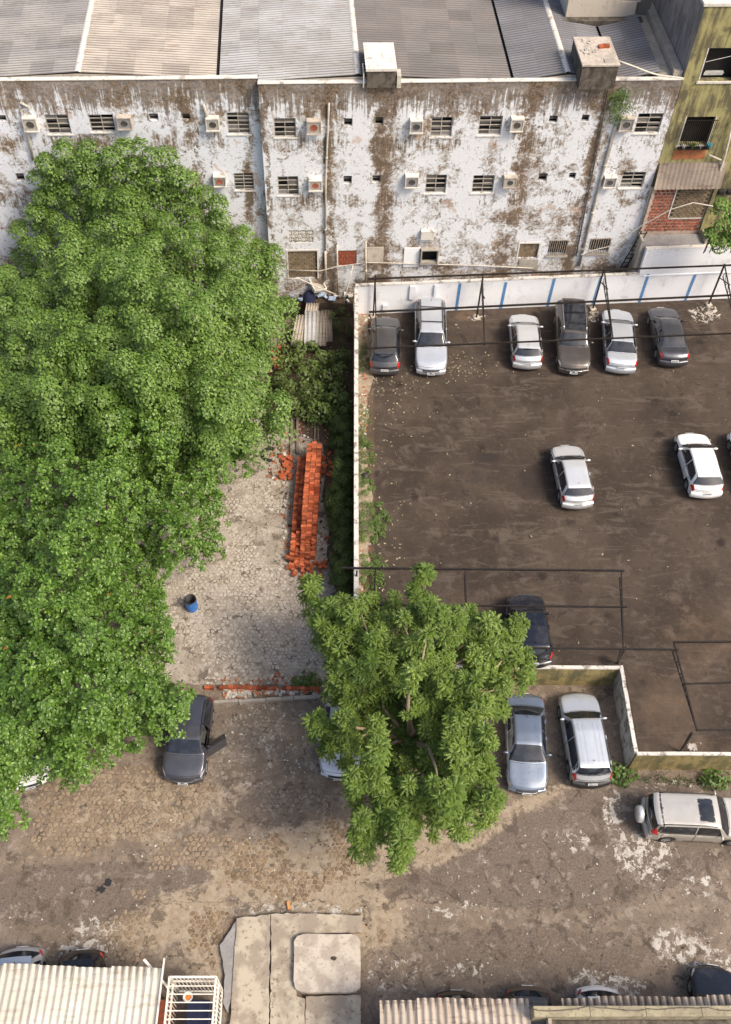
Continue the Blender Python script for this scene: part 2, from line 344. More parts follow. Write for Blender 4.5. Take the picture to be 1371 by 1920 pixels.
def ground_mat(name,lot=False):
    t=NT(name); v=t.pos(); at=t.n('ShaderNodeAttribute',attribute_name='zones'); sp=t.n('ShaderNodeSeparateColor'); t.L(at.outputs['Color'],sp.inputs[0])
    pale,tan,dark=sp.outputs[0],sp.outputs[1],sp.outputs[2]; yard=at.outputs['Alpha']
    n0=t.noise(v,.28,4,.6); n1=t.noise(v,1.1,6,.68,.4); n2=t.noise(v,3.4,6,.7,.6); n3=t.noise(v,13,6,.7); n4=t.noise(v,38,3,.6)
    vr=t.vor(v,5.5,'DISTANCE_TO_EDGE').outputs['Distance']
    base=t.mix(t.mp(n1,.35,.65),(.165,.130,.102),(.25,.20,.158)); base=t.mix(t.mp(n3,.56,.7,0,.75),base,(.29,.25,.21)); base=t.mix(t.mp(n3,.44,.34,0,.7),base,(.075,.06,.05))
    if lot:
        base=t.mix(t.mp(n0,.35,.62),(.043,.032,.025),(.072,.054,.042)); base=t.mix(t.mp(n1,.5,.68,0,.8),base,(.105,.083,.068)); trk=t.noise(t.pos((.35,1.6,1)),1.1,5,.65,1.5); base=t.mix(t.mp(trk,.54,.64,0,.45),base,(.125,.10,.082)); base=t.mix(t.mp(t.noise(v,.9,4,.6,.6),.64,.68,0,.6),base,(.025,.02,.018))
        base=t.mix(t.mp(n2,.55,.7,0,.55),base,(.105,.085,.07)); base=t.mix(t.mp(n2,.44,.36,0,.6),base,(.037,.030,.027)); base=t.mix(t.mp(n3,.6,.74,0,.6),base,(.13,.11,.095))
        base=t.mix(t.mp(n4,.68,.74,0,.7),base,(.24,.21,.18))
        vo=t.vor(v,.42,'F1').outputs['Distance']; base=t.mix(t.mp(t.math('ADD',vo,t.math('MULTIPLY',n2,.22)),.16,.26,.8,0),base,(.022,.018,.016))
    cr=t.vor(t.pos((1,1,0)) if False else v,.62,'DISTANCE_TO_EDGE').outputs['Distance']; crk=t.math('MULTIPLY',t.mp(t.math('ADD',cr,t.math('MULTIPLY',t.math('SUBTRACT',n2,.5),.30)),-.01,.022,1,0),t.mp(n1,.47,.56))
    def msk(w_,n,k=1.1,lo=.46,hi=.54): return t.mp(t.math('ADD',w_,t.math('MULTIPLY',t.math('SUBTRACT',n,.5),k)),lo,hi)
    if not lot:
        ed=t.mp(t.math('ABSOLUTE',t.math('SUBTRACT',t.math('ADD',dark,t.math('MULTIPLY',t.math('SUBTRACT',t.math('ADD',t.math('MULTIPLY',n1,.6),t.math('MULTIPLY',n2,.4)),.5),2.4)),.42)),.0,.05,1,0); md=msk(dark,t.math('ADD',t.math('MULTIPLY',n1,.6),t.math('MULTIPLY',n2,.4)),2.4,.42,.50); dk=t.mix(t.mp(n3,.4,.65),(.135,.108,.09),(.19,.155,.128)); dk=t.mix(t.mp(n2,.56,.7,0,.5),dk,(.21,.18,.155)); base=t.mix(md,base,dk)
        my=msk(yard,n1,.9); yd=t.mix(t.mp(n1,.35,.65),(.30,.26,.215),(.43,.385,.335)); crack=t.mp(vr,.0,.035,1,0); yd=t.mix(t.math('MULTIPLY',crack,t.mp(n2,.44,.54)),yd,(.13,.095,.065)); yd=t.mix(t.mp(n2,.57,.63,0,.75),yd,(.17,.13,.09)); yd=t.mix(t.mp(n3,.56,.68,0,.8),yd,(.20,.165,.13)); base=t.mix(my,base,yd)
        mt=t.math('MULTIPLY',msk(tan,t.math('ADD',t.math('MULTIPLY',n2,.55),t.math('MULTIPLY',n1,.45)),2.6,.30,.72),.88); tn=t.mix(t.mp(n2,.35,.65),(.30,.235,.165),(.40,.335,.255)); tn=t.mix(t.mp(n3,.54,.68,0,.7),tn,(.20,.145,.095)); base=t.mix(mt,base,tn)  # tan tone of dust and of painted sunlight on the street
    nq=t.noise(v,2.9,6,.74,.35); mpl=t.mp(t.math('ADD',t.math('MULTIPLY',pale,.52),t.math('MULTIPLY',t.math('SUBTRACT',nq,.5),3.2)),.50,.56); mpl=t.math('MULTIPLY',mpl,t.mp(pale,.02,.25)); base=t.mix(mpl,base,t.mix(t.mp(n3,.4,.7),(.54,.51,.47),(.38,.35,.31)))
    if lot:
        mt=t.math('MULTIPLY',msk(tan,n1,1.3,.15,1.0),.8); base=t.mix(mt,base,t.mix(t.mp(n3,.4,.65),(.15,.102,.068),(.10,.070,.048)))
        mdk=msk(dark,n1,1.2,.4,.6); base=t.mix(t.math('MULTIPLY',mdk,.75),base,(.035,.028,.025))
    if not lot: base=t.mix(t.math('MULTIPLY',crk,.75),base,(.055,.045,.036)); base=t.mix(t.mp(t.noise(v,1.6,7,.78,.3),.555,.60,0,.6),base,(.33,.285,.24)); base=t.mix(t.mp(t.noise(v,1.15,7,.76,.4),.455,.41,0,.7),base,(.088,.070,.057)); base=t.mix(t.mp(n3,.40,.34,0,.8),base,(.06,.048,.038))
    if not lot: base=t.mix(t.math('MULTIPLY',ed,.6),base,(.06,.048,.038))
    h=t.math('ADD',t.math('MULTIPLY',n3,1.),t.math('MULTIPLY',n2,1.3)); h=t.math('ADD',h,t.math('MULTIPLY',n4,.4)); 
    if not lot: h=t.math('ADD',h,t.math('MULTIPLY',mpl,.6)); h=t.math('SUBTRACT',h,t.math('MULTIPLY',md,.4))
    return t.fin(base,.92,0,t.bump(h,.55 if not lot else .35,.05),0,.25)
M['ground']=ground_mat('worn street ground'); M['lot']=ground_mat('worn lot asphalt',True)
def zones_attr(me,z):
    a=me.color_attributes.new('zones','FLOAT_COLOR','POINT'); a.data.foreach_set('color',z.astype(np.float32).ravel())
def gh(x,y): return .05*(fbm(x*.5,y*.5,3,3)-.5)+.045*(fbm(x*2.2,y*2.2,3,5)-.5)+.02*(fbm(x*7,y*7,2,6)-.5)
# far sheet out to the horizon
g=MB(); g.face((-320,-320,-.10),(320,-320,-.10),(320,320,-.10),(-320,320,-.10)); tag(g.build('ground',M['ground']),kind='structure')
nx,ny=420,440; xs=np.linspace(-24,28,nx); ys=np.linspace(2,47.5,ny); XX,YY=np.meshgrid(xs,ys); xf,yf=XX.ravel(),YY.ravel()
ZZ=gh(xf,yf); V=np.stack([xf,yf,ZZ],1)
idx=np.arange(nx*ny).reshape(ny,nx); Fq=np.stack([idx[:-1,:-1],idx[:-1,1:],idx[1:,1:],idx[1:,:-1]],-1).reshape(-1,4)
P=PROJ(V)
def mx(*a): return np.maximum.reduce(a)
pale=mx(ell(P,1205,1600,62,48,20),ell(P,1150,1520,22,40),ell(P,1080,1575,30,25)*.8,ell(P,1275,1775,62,36,10),ell(P,1330,1810,45,35)*.9,ell(P,180,1738,50,22),ell(P,165,1782,80,22),ell(P,1160,1850,50,26),ell(P,1110,1840,45,22),ell(P,850,1705,95,20)*.62,ell(P,740,1830,60,40)*.66,ell(P,870,1815,45,18)*.72,ell(P,1310,1660,45,25)*.7,ell(P,1090,1670,35,15)*.6,ell(P,560,1705,130,14)*.75,ell(P,1250,1470,60,10)*.5)
tan=mx(ell(P,560,1620,170,75,-10),ell(P,780,1590,180,42,-18),ell(P,960,1520,130,16,-25)*.75,ell(P,330,1720,120,50,-20)*.8,ell(P,600,1680,120,30),ell(P,410,1500,60,30,-30)*.55,ell(P,260,1520,150,70)*.48,ell(P,700,1730,70,60)*.7,ell(P,120,1480,130,60)*.4,ell(P,380,1790,70,60)*.6)  # tan dust that also carries the sunlit street patches as colour, beside dark asphalt
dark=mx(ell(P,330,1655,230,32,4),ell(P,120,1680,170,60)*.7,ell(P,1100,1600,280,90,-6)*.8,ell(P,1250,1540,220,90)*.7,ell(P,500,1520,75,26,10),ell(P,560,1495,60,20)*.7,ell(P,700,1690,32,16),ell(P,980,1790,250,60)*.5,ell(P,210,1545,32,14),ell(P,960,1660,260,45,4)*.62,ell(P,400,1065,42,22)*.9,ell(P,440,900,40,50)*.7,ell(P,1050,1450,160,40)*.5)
yard=np.clip(ell(P,470,1060,210,260,0,.25)*1.0,0,1); yard=np.maximum(yard,ell(P,560,1200,130,120,0,.4)); yard*=np.clip((1290-P[:,1])/14,0,1)
yard=np.maximum(yard,ell(P,470,1390,190,110,0,.5)*.42)
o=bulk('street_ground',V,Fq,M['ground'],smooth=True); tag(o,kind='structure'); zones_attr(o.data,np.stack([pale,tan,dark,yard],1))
ST=o
# raised parking lot
LZ=1.5
lotpoly=[(.7,44.4),(.7,20.6),(1.0,21.25),(12.75,21.25),(12.68,17.1),(45,17.1),(45,47.6),(23.2,45.95),(1.3,44.15)]
nx,ny=300,220; xs=np.linspace(.62,46,nx); ys=np.linspace(17.05,48,ny); XX,YY=np.meshgrid(xs,ys); xf,yf=XX.ravel(),YY.ravel()
V=np.stack([xf,yf,LZ+.35*gh(xf,yf)],1); P=PROJ(V)
idx=np.arange(nx*ny).reshape(ny,nx); Fq=np.stack([idx[:-1,:-1],idx[:-1,1:],idx[1:,1:],idx[1:,:-1]],-1).reshape(-1,4)
c_=V[Fq].mean(1); keep=((c_[:,0]>12.72)|(c_[:,1]>21.2))&(c_[:,1]<44.25+(c_[:,0]-1.3)*.083)
Fq=Fq[keep]
pale=mx(ell(P,1325,588,34,18)*.9,ell(P,895,597,20,8)*.8,ell(P,1112,597,12,9),ell(P,862,612,10,10)*.7,ell(P,1305,1400,14,12)*.9,ell(P,694,690,14,60)*.5)
tan=mx(ell(P,1250,1330,80,90,0,.9)*.62,ell(P,1320,1200,120,90,0,.9)*.55,ell(P,875,592,22,10),ell(P,1200,1290,60,60,0,.9)*.45,ell(P,690,900,14,320)*.7,ell(P,1330,1400,80,20)*.5)
dark=mx(ell(P,915,858,22,8),ell(P,900,880,120,60,0,.9)*.45,ell(P,760,1080,90,60,0,.9)*.45,ell(P,1180,900,60,70,0,.9)*.4,ell(P,1000,640,330,50,0,.9)*.5,ell(P,1000,900,50,50,0,.9)*.6)  # dark asphalt patches, some of them parked cars' soft shade put into the colour
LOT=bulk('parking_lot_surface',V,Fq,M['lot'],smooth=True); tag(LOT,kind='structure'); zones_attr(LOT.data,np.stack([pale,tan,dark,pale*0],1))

# ---------------------------------------------------------------- loose setts and crazy paving
def stone_field(mask,cell,seed,keep,zh=(.02,.05),region=None,rough=.28):
    r_=random.Random(seed); x0,x1,y0,y1=region; dx=cell*math.sqrt(3); dy=cell*1.5; out=[]
    hs={}
    def corner(i,j):                                     # jittered honeycomb corner on a half lattice
        k=(i,j)
        if k not in hs:
            hs[k]=((i*dx/2)+r_.uniform(-1,1)*cell*rough,(j*cell/2)+r_.uniform(-1,1)*cell*rough)
        return hs[k]
    nj=int((y1-y0)/dy); ni=int((x1-x0)/dx)
    for j in range(nj):
        for i in range(ni):
            ci=2*i+(j%2)+1; cj=3*j+2; ox_,oy_=r_.uniform(-.2,.2)*cell,r_.uniform(-.2,.2)*cell
            pts=[corner(ci,cj+2),corner(ci+1,cj+1),corner(ci+1,cj-1),corner(ci,cj-2),corner(ci-1,cj-1),corner(ci-1,cj+1)]
            pts=[(a+x0,b+y0) for a,b in pts]; cx=sum(a for a,b in pts)/6; cy=sum(b for a,b in pts)/6
            out.append((cx,cy,pts))
    if not out: return []
    C_=np.array([(a,b,0) for a,b,_ in out]); Pp=PROJ(C_); m=mask(Pp)
    nz=fbm(C_[:,0]*.6,C_[:,1]*.6,3,seed); m=m+ (nz-.5)*2.0
    res=[]
    gz=gh(C_[:,0],C_[:,1])
    for k,(cx,cy,pts) in enumerate(out):
        if m[k]<keep or r_.random()<.16: continue
        pts=[pts[q] for q in range(6)]
        sh=r_.uniform(.62,.9); h=r_.uniform(*zh)
        res.append((cx,cy,gz[k],[( (a-cx)*sh,(b-cy)*sh) for a,b in pts],h,Pp[k]))
    return res
def stone_mesh(mb,s,local):
    cx,cy,z,pts,h,_=s; ox,oy,oz=(0,0,0) if local else (cx,cy,z)
    n=len(mb.v); tx=rnd.uniform(-.06,.06); ty=rnd.uniform(-.06,.06)
    for sc_,zz in ((1.0,-.03),(.97,h*.7),(.80,h)):
        for a,b in pts: mb.v.append((ox+a*sc_,oy+b*sc_,oz+zz+(a*tx+b*ty)))
    for L_ in (0,1):
        for k in range(6):
            a=n+L_*6+k; b=n+L_*6+(k+1)%6; mb.f.append((b,a,a+6,b+6)); mb.m.append(0)
    mb.f.append(tuple(n+12+5-k for k in range(6))); mb.m.append(0)
def sett_mat(name,c1,c2,c3):
    t=NT(name); v=t.pos(); oi=t.n('ShaderNodeObjectInfo').outputs['Random']; pi=t.n('ShaderNodeNewGeometry').outputs['Random Per Island']
    r=t.math('FRACT',t.math('ADD',oi,pi)); a=t.noise(v,9,5,.65)
    col=t.mix(r,c1,c2); col=t.mix(t.mp(a,.5,.68,0,.8),col,c3); return t.fin(col,.9,0,t.bump(a,.4,.02),0,.25)
M['sett_tan']=sett_mat('tan brown sett stone',(.30,.22,.14),(.17,.12,.08),(.12,.085,.06))  # brown stones, darker than the tan dust round them
M['sett_brown']=sett_mat('brown sett stone',(.22,.165,.115),(.31,.245,.175),(.12,.09,.065))
M['sett_grey']=sett_mat('grey paving stone',(.17,.145,.12),(.27,.235,.195),(.11,.09,.075))
M['sett_pale']=sett_mat('pale cracked paving stone',(.40,.355,.30),(.50,.46,.41),(.22,.175,.13))
def field(mask,cell,seed,keep,region,mat,nind,zh=(.02,.05),rough=.28):
    st=stone_field(mask,cell,seed,keep,zh,region,rough)
    st.sort(key=lambda s:-s[5][1])
    for s in st[:nind]:
        mb=MB(); stone_mesh(mb,s,True); inst('stone',mb.mesh('stone',mat),ST,(s[0],s[1],s[2]))
    mb=MB()
    for s in st[nind:]: stone_mesh(mb,s,False)
    if mb.f:
        o=mb.build('stone_paving',mat,ST); tag(o,kind='stuff')
    return len(st)
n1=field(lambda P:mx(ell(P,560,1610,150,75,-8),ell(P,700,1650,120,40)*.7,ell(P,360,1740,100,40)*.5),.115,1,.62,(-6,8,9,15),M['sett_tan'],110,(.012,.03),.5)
n2=field(lambda P:mx(ell(P,170,1530,170,75,-8),ell(P,310,1480,120,45)*.7,ell(P,240,1755,60,50)*.8,ell(P,330,1600,150,40)*.55),.13,2,.55,(-13,-2.5,8,18.5),M['sett_brown'],110,(.015,.035),.5)
n3=field(lambda P:mx(ell(P,480,1400,140,90)*.9,ell(P,570,1480,110,45)*.7,ell(P,260,1420,90,40)*.5)*(P[:,1]>1322),.135,3,.55,(-7.5,.5,13.5,20.2),M['sett_grey'],60,(.008,.022),.62)
n4=field(lambda P:mx(ell(P,450,1080,190,230),ell(P,560,1170,130,120))*(P[:,1]<1275)*.8,.125,4,.62,(-9.5,-.6,20,33),M['sett_pale'],20,(.006,.018),.7)
print('stones',n1,n2,n3,n4)

# ---------------------------------------------------------------- old apartment block (facade frame: x along, y into the building, z up)
K=.051; FY=45.97; ANG=math.atan(K)
_n=np.array([-K,1,0]); _n/=np.linalg.norm(_n); _e=np.array([_n[1],-_n[0],0]); _O=np.array([0,FY,0])
def FL(px,py,off=0.):
    r=ray(px,py); p0=_O+_n*off; t=np.dot(p0-CAM,_n)/np.dot(r,_n); p=CAM+r*t
    return float(np.dot(p-_O,_e)),float(p[2])
def FW(u,y,z): return _O+_e*u+_n*y+np.array([0,0,z])
BL=E_('apartment_block',_O,ANG,'long white rendered apartment block with peeling soot streaked wall and grey corrugated roofs','building')
def fb(mb,name,mats,smooth=False,parent=None,bevel=0): 
    o=mb.build(name,mats,None,smooth,bevel); o.parent=parent or BL; return o
TOP=14.83
wins=[]  # (px box, offset, kind)
R1=[(514,222,555,258),(808,220,848,257),(898,218,941,254),(1193,213,1240,250)]; R1L=[(87,215,131,252),(168,215,215,248),(426,211,468,252)]
R2=[(521,331,560,367),(798,328,837,363),(886,329,926,362),(1165,323,1208,353)]; R2L=[(439,325,476,357)]
S1=[(645,222,661,237),(703,220,719,235),(1030,217,1046,231),(1091,215,1105,228)]; S1L=[(-4,216,12,228),(279,213,297,226),(341,213,357,226)]
S2=[(644,330,660,345),(698,329,714,343),(1010,325,1026,340),(1067,324,1080,336)]; S2L=[(30,325,46,340)]
HOL=[('breeze',(542,432,588,456)),('infill',(541,471,595,522)),('lattice',(633,470,669,498)),('infill',(973,457,1009,484)),('bars',(1029,450,1064,478)),('bars',(1105,447,1144,474)),('duct',(790,464,820,492))]
def fbx(b,off=0):
    u0,z1=FL((b[0]+b[2])/2-(b[2]-b[0])/2,b[1],off); u1,_=FL(b[2],b[1],off); ub0,z0=FL(b[0],b[3],off); ub1,_=FL(b[2],b[3],off)
    return ((u0+ub0)/2,z0,(u1+ub1)/2,z1)
def wall_grid(mb,u0,u1,z0,z1,holes,y=0.,depth=.22,back=None):
    us=sorted({u0,u1,*[h[0] for h in holes],*[h[2] for h in holes]}); us=[a for a in us if u0<=a<=u1]; zs=sorted({z0,z1,*[h[1] for h in holes],*[h[3] for h in holes]})
    def fill(a,maxd):
        o=[a[0]]
        for b in a[1:]:
            k=max(1,int((b-o[-1])/maxd)); s0=o[-1]; o+= [s0+(b-s0)*(i+1)/k for i in range(k)]
        return o
    for i in range(len(us)-1):
        for j in range(len(zs)-1):
            a,b,c,d=us[i],us[i+1],zs[j],zs[j+1]; mu,mz=(a+b)/2,(c+d)/2
            if any(h[0]<mu<h[2] and h[1]<mz<h[3] for h in holes): continue
            mb.face((a,y,c),(b,y,c),(b,y,d),(a,y,d))
    for h in holes:
        a,c,b,d=h
        mb.face((a,y,c),(a,y+depth,c),(b,y+depth,c),(b,y,c)); mb.face((a,y,d),(b,y,d),(b,y+depth,d),(a,y+depth,d))
        mb.face((a,y,c),(a,y,d),(a,y+depth,d),(a,y+depth,c)); mb.face((b,y,c),(b,y+depth,c),(b,y+depth,d),(b,y,d))
UC=FL(484,158)[0]; UE=FL(1280,150)[0]; UW=-40.
OFFL=.5
holR=[fbx(b) for b in R1+R2+S1+S2]+[fbx(b) for _,b in HOL]
holL=[fbx(b,OFFL) for b in R1L+R2L+S1L+S2L]
# wings repeat off to the left so the block continues
mb=MB(); wall_grid(mb,UC,UE,-.1,TOP,holR); mb.face((UC,0,-.1),(UC,0,TOP),(UC,OFFL,TOP),(UC,OFFL,-.1)); mb.face((UE,0,-.1),(UE,12,-.1),(UE,12,TOP),(UE,0,TOP)); fb(mb,'wall',M['facade'])
mb=MB(); wall_grid(mb,UW,UC,-.1,TOP,holL,OFFL); fb(mb,'wall',M['facade_left'])
mb=MB(); mb.b2(UW,.3+OFFL,0,UC,.34+OFFL,TOP-.6); mb.b2(UC+.02,.3,0,UE-.1,.34,TOP-.6); fb(mb,'inner_shell',M['hole'])
mb=MB(); mb.b2(UC-.03,-.04,TOP,UE+.05,.24,TOP+.07); mb.b2(UW,OFFL-.04,TOP,UC-.035,OFFL+.24,TOP+.07)
fb(mb,'parapet_coping',M['coping'],bevel=.02)
mb=MB(); mb.b2(UC,.02,TOP-.8,UE,.2,TOP-.003); mb.b2(UW,OFFL+.02,TOP-.8,UC,OFFL+.2,TOP-.003); mb.b2(UE-.45,.26,TOP-.5,UE,8.,TOP+.35); mb.b2(UE-1.15,.26,TOP-.5,UE-.47,8.,TOP+.02); fb(mb,'parapet',M['conc'])
# casement windows of horizontal louvre panes
def window(b,off,seed,rows=4,cols=2):
    r_=random.Random(seed); a,c,e,d=fbx(b,off); y=off+.10; f=MB(); t_=.045
    f.b2(a,y-.03,c,a+t_,y+.03,d); f.b2(e-t_,y-.03,c,e,y+.03,d); f.b2(a+t_,y-.028,d-t_,e-t_,y+.028,d); f.b2(a+t_,y-.028,c,e-t_,y+.028,c+t_)
    for k in range(1,cols): x=a+(e-a)*k/cols; f.b2(x-.022,y-.026,c+t_,x+.022,y+.026,d-t_)
    for k in range(1,rows): z=c+(d-c)*k/rows; f.b2(a+t_,y-.024,z-.02,e-t_,y+.024,z+.02)
    wo_=fb(f,'window',M['frame_b'])
    sl_=MB(); sl_.b2(a-.06,off-.05,c-.07,e+.06,off+.09,c-.003); s_=fb(sl_,'sill',M['coping']); s_.parent=wo_
    for k in range(cols):
        for q in range(rows):
            if r_.random()<.10: continue
            x0=a+(e-a)*k/cols+.03; x1=a+(e-a)*(k+1)/cols-.03; zc=c+(d-c)*(q+.5)/rows; hh=(d-c)/rows*.46; an=r_.choice([.1,.15,.5,.7,1.0])
            p=MB(); p.box(((x0+x1)/2,y+.02,zc),(x1-x0,.012,hh*2),0,tilt=(an,0)); o=fb(p,'pane',M[r_.choice(['pane','pane','pane2','conc_grey','pane']) if k_%3 else r_.choice(['pane','hole','pane2'])]); o.parent=wo_
k_=0
for b in R1+R2: window(b,0,k_); k_+=1
for b in R1L+R2L: window(b,OFFL,k_,4 if k_<10 else 5); k_+=1
def vent(b,off):
    a,c,e,d=fbx(b,off); f=MB(); y=off+.1
    f.b2(a,y,c,a+.03,y+.04,d); f.b2(e-.03,y,c,e,y+.04,d); f.b2(a+.03,y+.002,d-.03,e-.03,y+.038,d); f.b2(a+.03,y+.002,c,e-.03,y+.038,c+.03)
    w_=fb(f,'small_window',M['frame_b']); p=MB(); p.box(((a+e)/2,y+.05,(c+d)/2),(e-a-.06,.012,(d-c)*.7),0,tilt=(.6,0)); o=fb(p,'pane',M['pane']); o.parent=w_
for b in S1+S2: vent(b,0)
for b in S1L+S2L: vent(b,OFFL)
# row of openings near the ground
bm_=None
for kind,b in HOL:
    a,c,e,d=fbx(b)
    if kind=='breeze' or kind=='lattice':
        f=MB(); nxx=7 if kind=='breeze' else 8; nzz=4 if kind=='breeze' else 5; cw=(e-a)/nxx; chh=(d-c)/nzz
        for i in range(nxx+1): f.b2(a+i*cw-.022,.02,c,a+i*cw+.022,.10,d)
        for j in range(nzz+1): f.b2(a,.022,c+j*chh-.022,e,.098,c+j*chh+.022)
        for i in range(nxx):
            for j in range(nzz): f.box((a+(i+.5)*cw,.06,c+(j+.5)*chh),(.045,.06,.20),0,tilt=(0,.78 if (i+j)%2 else -.78))
        fb(f,'breeze_block_screen',M['coping'] if kind=='breeze' else M['brick_dk'])
    elif kind=='infill':
        p=MB(); p.b2(a,.15,c,e,.17,d); pan=fb(p,'brick_infill',M['dirt']); me_=None
        bw,bh=.24,.13; nr=int((d-c)/(bh+.02)); nc=int((e-a)/(bw+.02))+1
        for j in range(nr):
            for i in range(nc+1):
                x=a+(i+(.5 if j%2 else 0))*(bw+.022)-.1; x0=max(a+.01,x); x1=min(e-.01,x+bw)
                if x1-x0<.06: continue
                q=MB(); q.b2(-(x1-x0)/2,-.05,-bh/2,(x1-x0)/2,.02,bh/2); o=inst('brick',q.mesh('brick',M['mud_brick']),pan,((x0+x1)/2,.13+rnd.uniform(-.012,.012),c+.02+(j+.5)*(bh+.02)))
        f=MB(); f.b2(a-.09,-.03,c-.02,a-.003,.04,d+.1); f.b2(e+.003,-.03,c-.02,e+.09,.04,d+.1); f.b2(a-.003,-.028,d+.003,e+.003,.04,d+.098); fb(f,'door_surround',M['coping'])
    elif kind=='bars':
        f=MB()
        f.b2(a-.02,-.06,d-.03,e+.02,-.02,d+.01); f.b2(a-.02,-.06,c-.01,e+.02,-.02,c+.03); gr=fb(f,'window_grille',M['bar_paint']); nb=9
        for i in range(nb):
            q=MB(); x=a+(e-a)*(i+.5)/nb; q.b2(x-.018,-.058,c+.03,x+.018,-.022,d-.03); o=fb(q,'bar',M['bar_paint']); o.parent=gr
        f=MB(); f.b2(a-.1,-.09,c-.14,e+.1,.0-.003,c-.03); fb(f,'sill',M['conc'])
    else:
        f=MB(); f.b2(a-.05,-.28,d-.06,e+.05,-.003,d+.0); f.b2(a-.05,-.26,c,a+.02,-.003,d-.063); f.b2(e-.02,-.26,c,e+.05,-.003,d-.063); f.b2(a+.02,-.22,c,e-.02,-.003,c+.18); fb(f,'duct_hood',M['conc'])
# plaster panels and shallow boxes low on the wall
for (b,m) in (((688,463,719,491),'conc_pale'),((757,464,786,500),'white_wall'),((789,430,813,446),'coping'),((972,486,1008,506),'conc')):
    a,c,e,d=fbx(b); f=MB(); f.b2(a,-.05,c,e,-.003,d); fb(f,'plaster_panel',M[m],bevel=.012)
a,c,e,d=fbx((789,430,813,446)); f=MB(); f.b2(a,-.22,c,e,-.052,d); fb(f,'vent_box',M['coping'])
# air conditioner boxes
ACS=[(575,221,602,250,0),(768,220,792,248,0),(956,217,980,245,0),(1160,216,1185,244,0),(579,332,604,356,0),(759,325,784,350,0),(943,327,967,350,0),(1130,327,1153,350,0),
(46,215,72,245,OFFL),(221,214,248,241,OFFL),(387,216,412,244,OFFL),(401,325,424,348,OFFL)]
acw=['above the first drainpipe, orange dirt inside','left of the upper central window','right of the upper window touching the brown streak','beside the rightmost upper window','on the lower row beside the leftmost pipe','on the lower row left of a window with green sill items','on the lower row against the dark brown streak','on the lower row right of the white drainpipe',
'at the far left beside the elbow pipe','above the light green tree top','under the short downpipe stub','on the lower row half behind the tree with a red rim']
for k,(x0,y0,x1,y1,off) in enumerate(ACS):
    a,c,e,d=fbx((x0,y0,x1,y1),off); c+=.12; wd=e-a; pr=.34; y0_=off-.003
    ac=E_('air_conditioner_box',FW((a+e)/2,off,c),ANG,'concrete air conditioner box '+acw[k],'air conditioner','air conditioner boxes on the white wall')
    def loc(mb,name,mat,par=ac):
        o=mb.build(name,mat); o.parent=par; return o
    f=MB(); hh=d-c; f.b2(-wd/2,-pr,hh-.07,wd/2,-.003,hh); f.b2(-wd/2,-pr+.01,.06,-wd/2+.05,-.004,hh-.073); f.b2(wd/2-.05,-pr+.01,.06,wd/2,-.004,hh-.073); f.b2(-wd/2-.02,-pr-.03,0,wd/2+.02,-.003,.057); loc(f,'concrete_box',M['coping' if k%3 else 'conc_pale'])
    f=MB(); f.b2(-wd/2+.06,-pr+.04,.07,wd/2-.06,-.02,hh-.085); bd=loc(f,'casing',M['conc_grey' if k%2 else 'frame_b'])
    f=MB(); f.lathe((0,-pr+.034,hh*.5),[(.001,0),(hh*.18,0),(hh*.23,-.018),(hh*.26,0)],12,'Y'); loc(f,'fan_grille',M['pane'] if k not in (0,4,11) else M['brick_dk'])
# roof of corrugated sheets
segs=[(140,405,'B'),(405,672,'C'),(672,965,'D'),(965,1067,'E'),(1067,1160,'E'),(1160,1238,'E'),(-150,140,'A')]
PERIOD=.225
def sheet_mesh(name,mat,lx,ly,amp=.055,per=PERIOD,along='y',seg=6,base=None):
    n=int(round(ly/per))*seg; rows=[]
    for i in range(n+1):
        y=ly*i/n; z=amp*math.cos(2*math.pi*y/per); rows.append([(0,y,z),(lx,y,z)])
    m_=MB(); m_.grid(rows); return m_.mesh(name,mat,True)
SL,SW=1.30,1.125
zr=TOP+.20; zv=TOP-.22
meshes={}
def slope(u0,u1,z0,z1,mat,y0,y1):
    ln=math.hypot(u1-u0,z1-z0); n=max(1,round(ln/1.25)); lx=ln/n+.04; an=-math.atan2(z1-z0,u1-u0)
    rf=E_('roof_slope',(0,0,0),0,parent=BL)
    me=sheet_mesh('roof_sheet',M['sheet'+mat],lx,SW)
    ny_=int((y1-y0)/(SW-.0))
    for i in range(n):
        for j in range(ny_):
            f0=i/n; zz=(i%2)*.006+((i*7+j*3)%3)*.004
            o=inst('roof_sheet',me,rf,(u0+(u1-u0)*f0,y0+j*SW,z0+(z1-z0)*f0+zz+.012),(0,an,0))
            if rnd.random()<.05: o.rotation_euler[2]=rnd.uniform(-.01,.01)
    return rf
u=lambda px:FL(px,152)[0]
VAL=[]
def segc(a,b,m): slope(u(a)+.1,UC-.02,zv,zv+(zr-zv)*(UC-u(a))/(u(b)-u(a)),m,.8,10.4); slope(UC,u(b),zv+(zr-zv)*(UC-u(a))/(u(b)-u(a)),zr,m,.3,10.4)
for (a,b,m) in segs:
    if a==405: segc(a,b,m); continue
    ua,ub=u(a),u(b)
    isr=lambda p: p in (140,672,1067,1238)
    g0=.10 if not isr(a) else 0; g1=.10 if not isr(b) else 0
    slope(ua+g0,ub-g1,zr if isr(a) else zv,zr if isr(b) else zv,m,.78 if a<400 else .3,10.4)
mb=MB()
for p in (405,965,1160,-150): mb=MB(); uu=u(p); mb.b2(uu-.14,.3 if p>500 else .8,zv-.22,uu+.14,10.5,zv-.12); fb(mb,'roof_gutter',M['hole'])
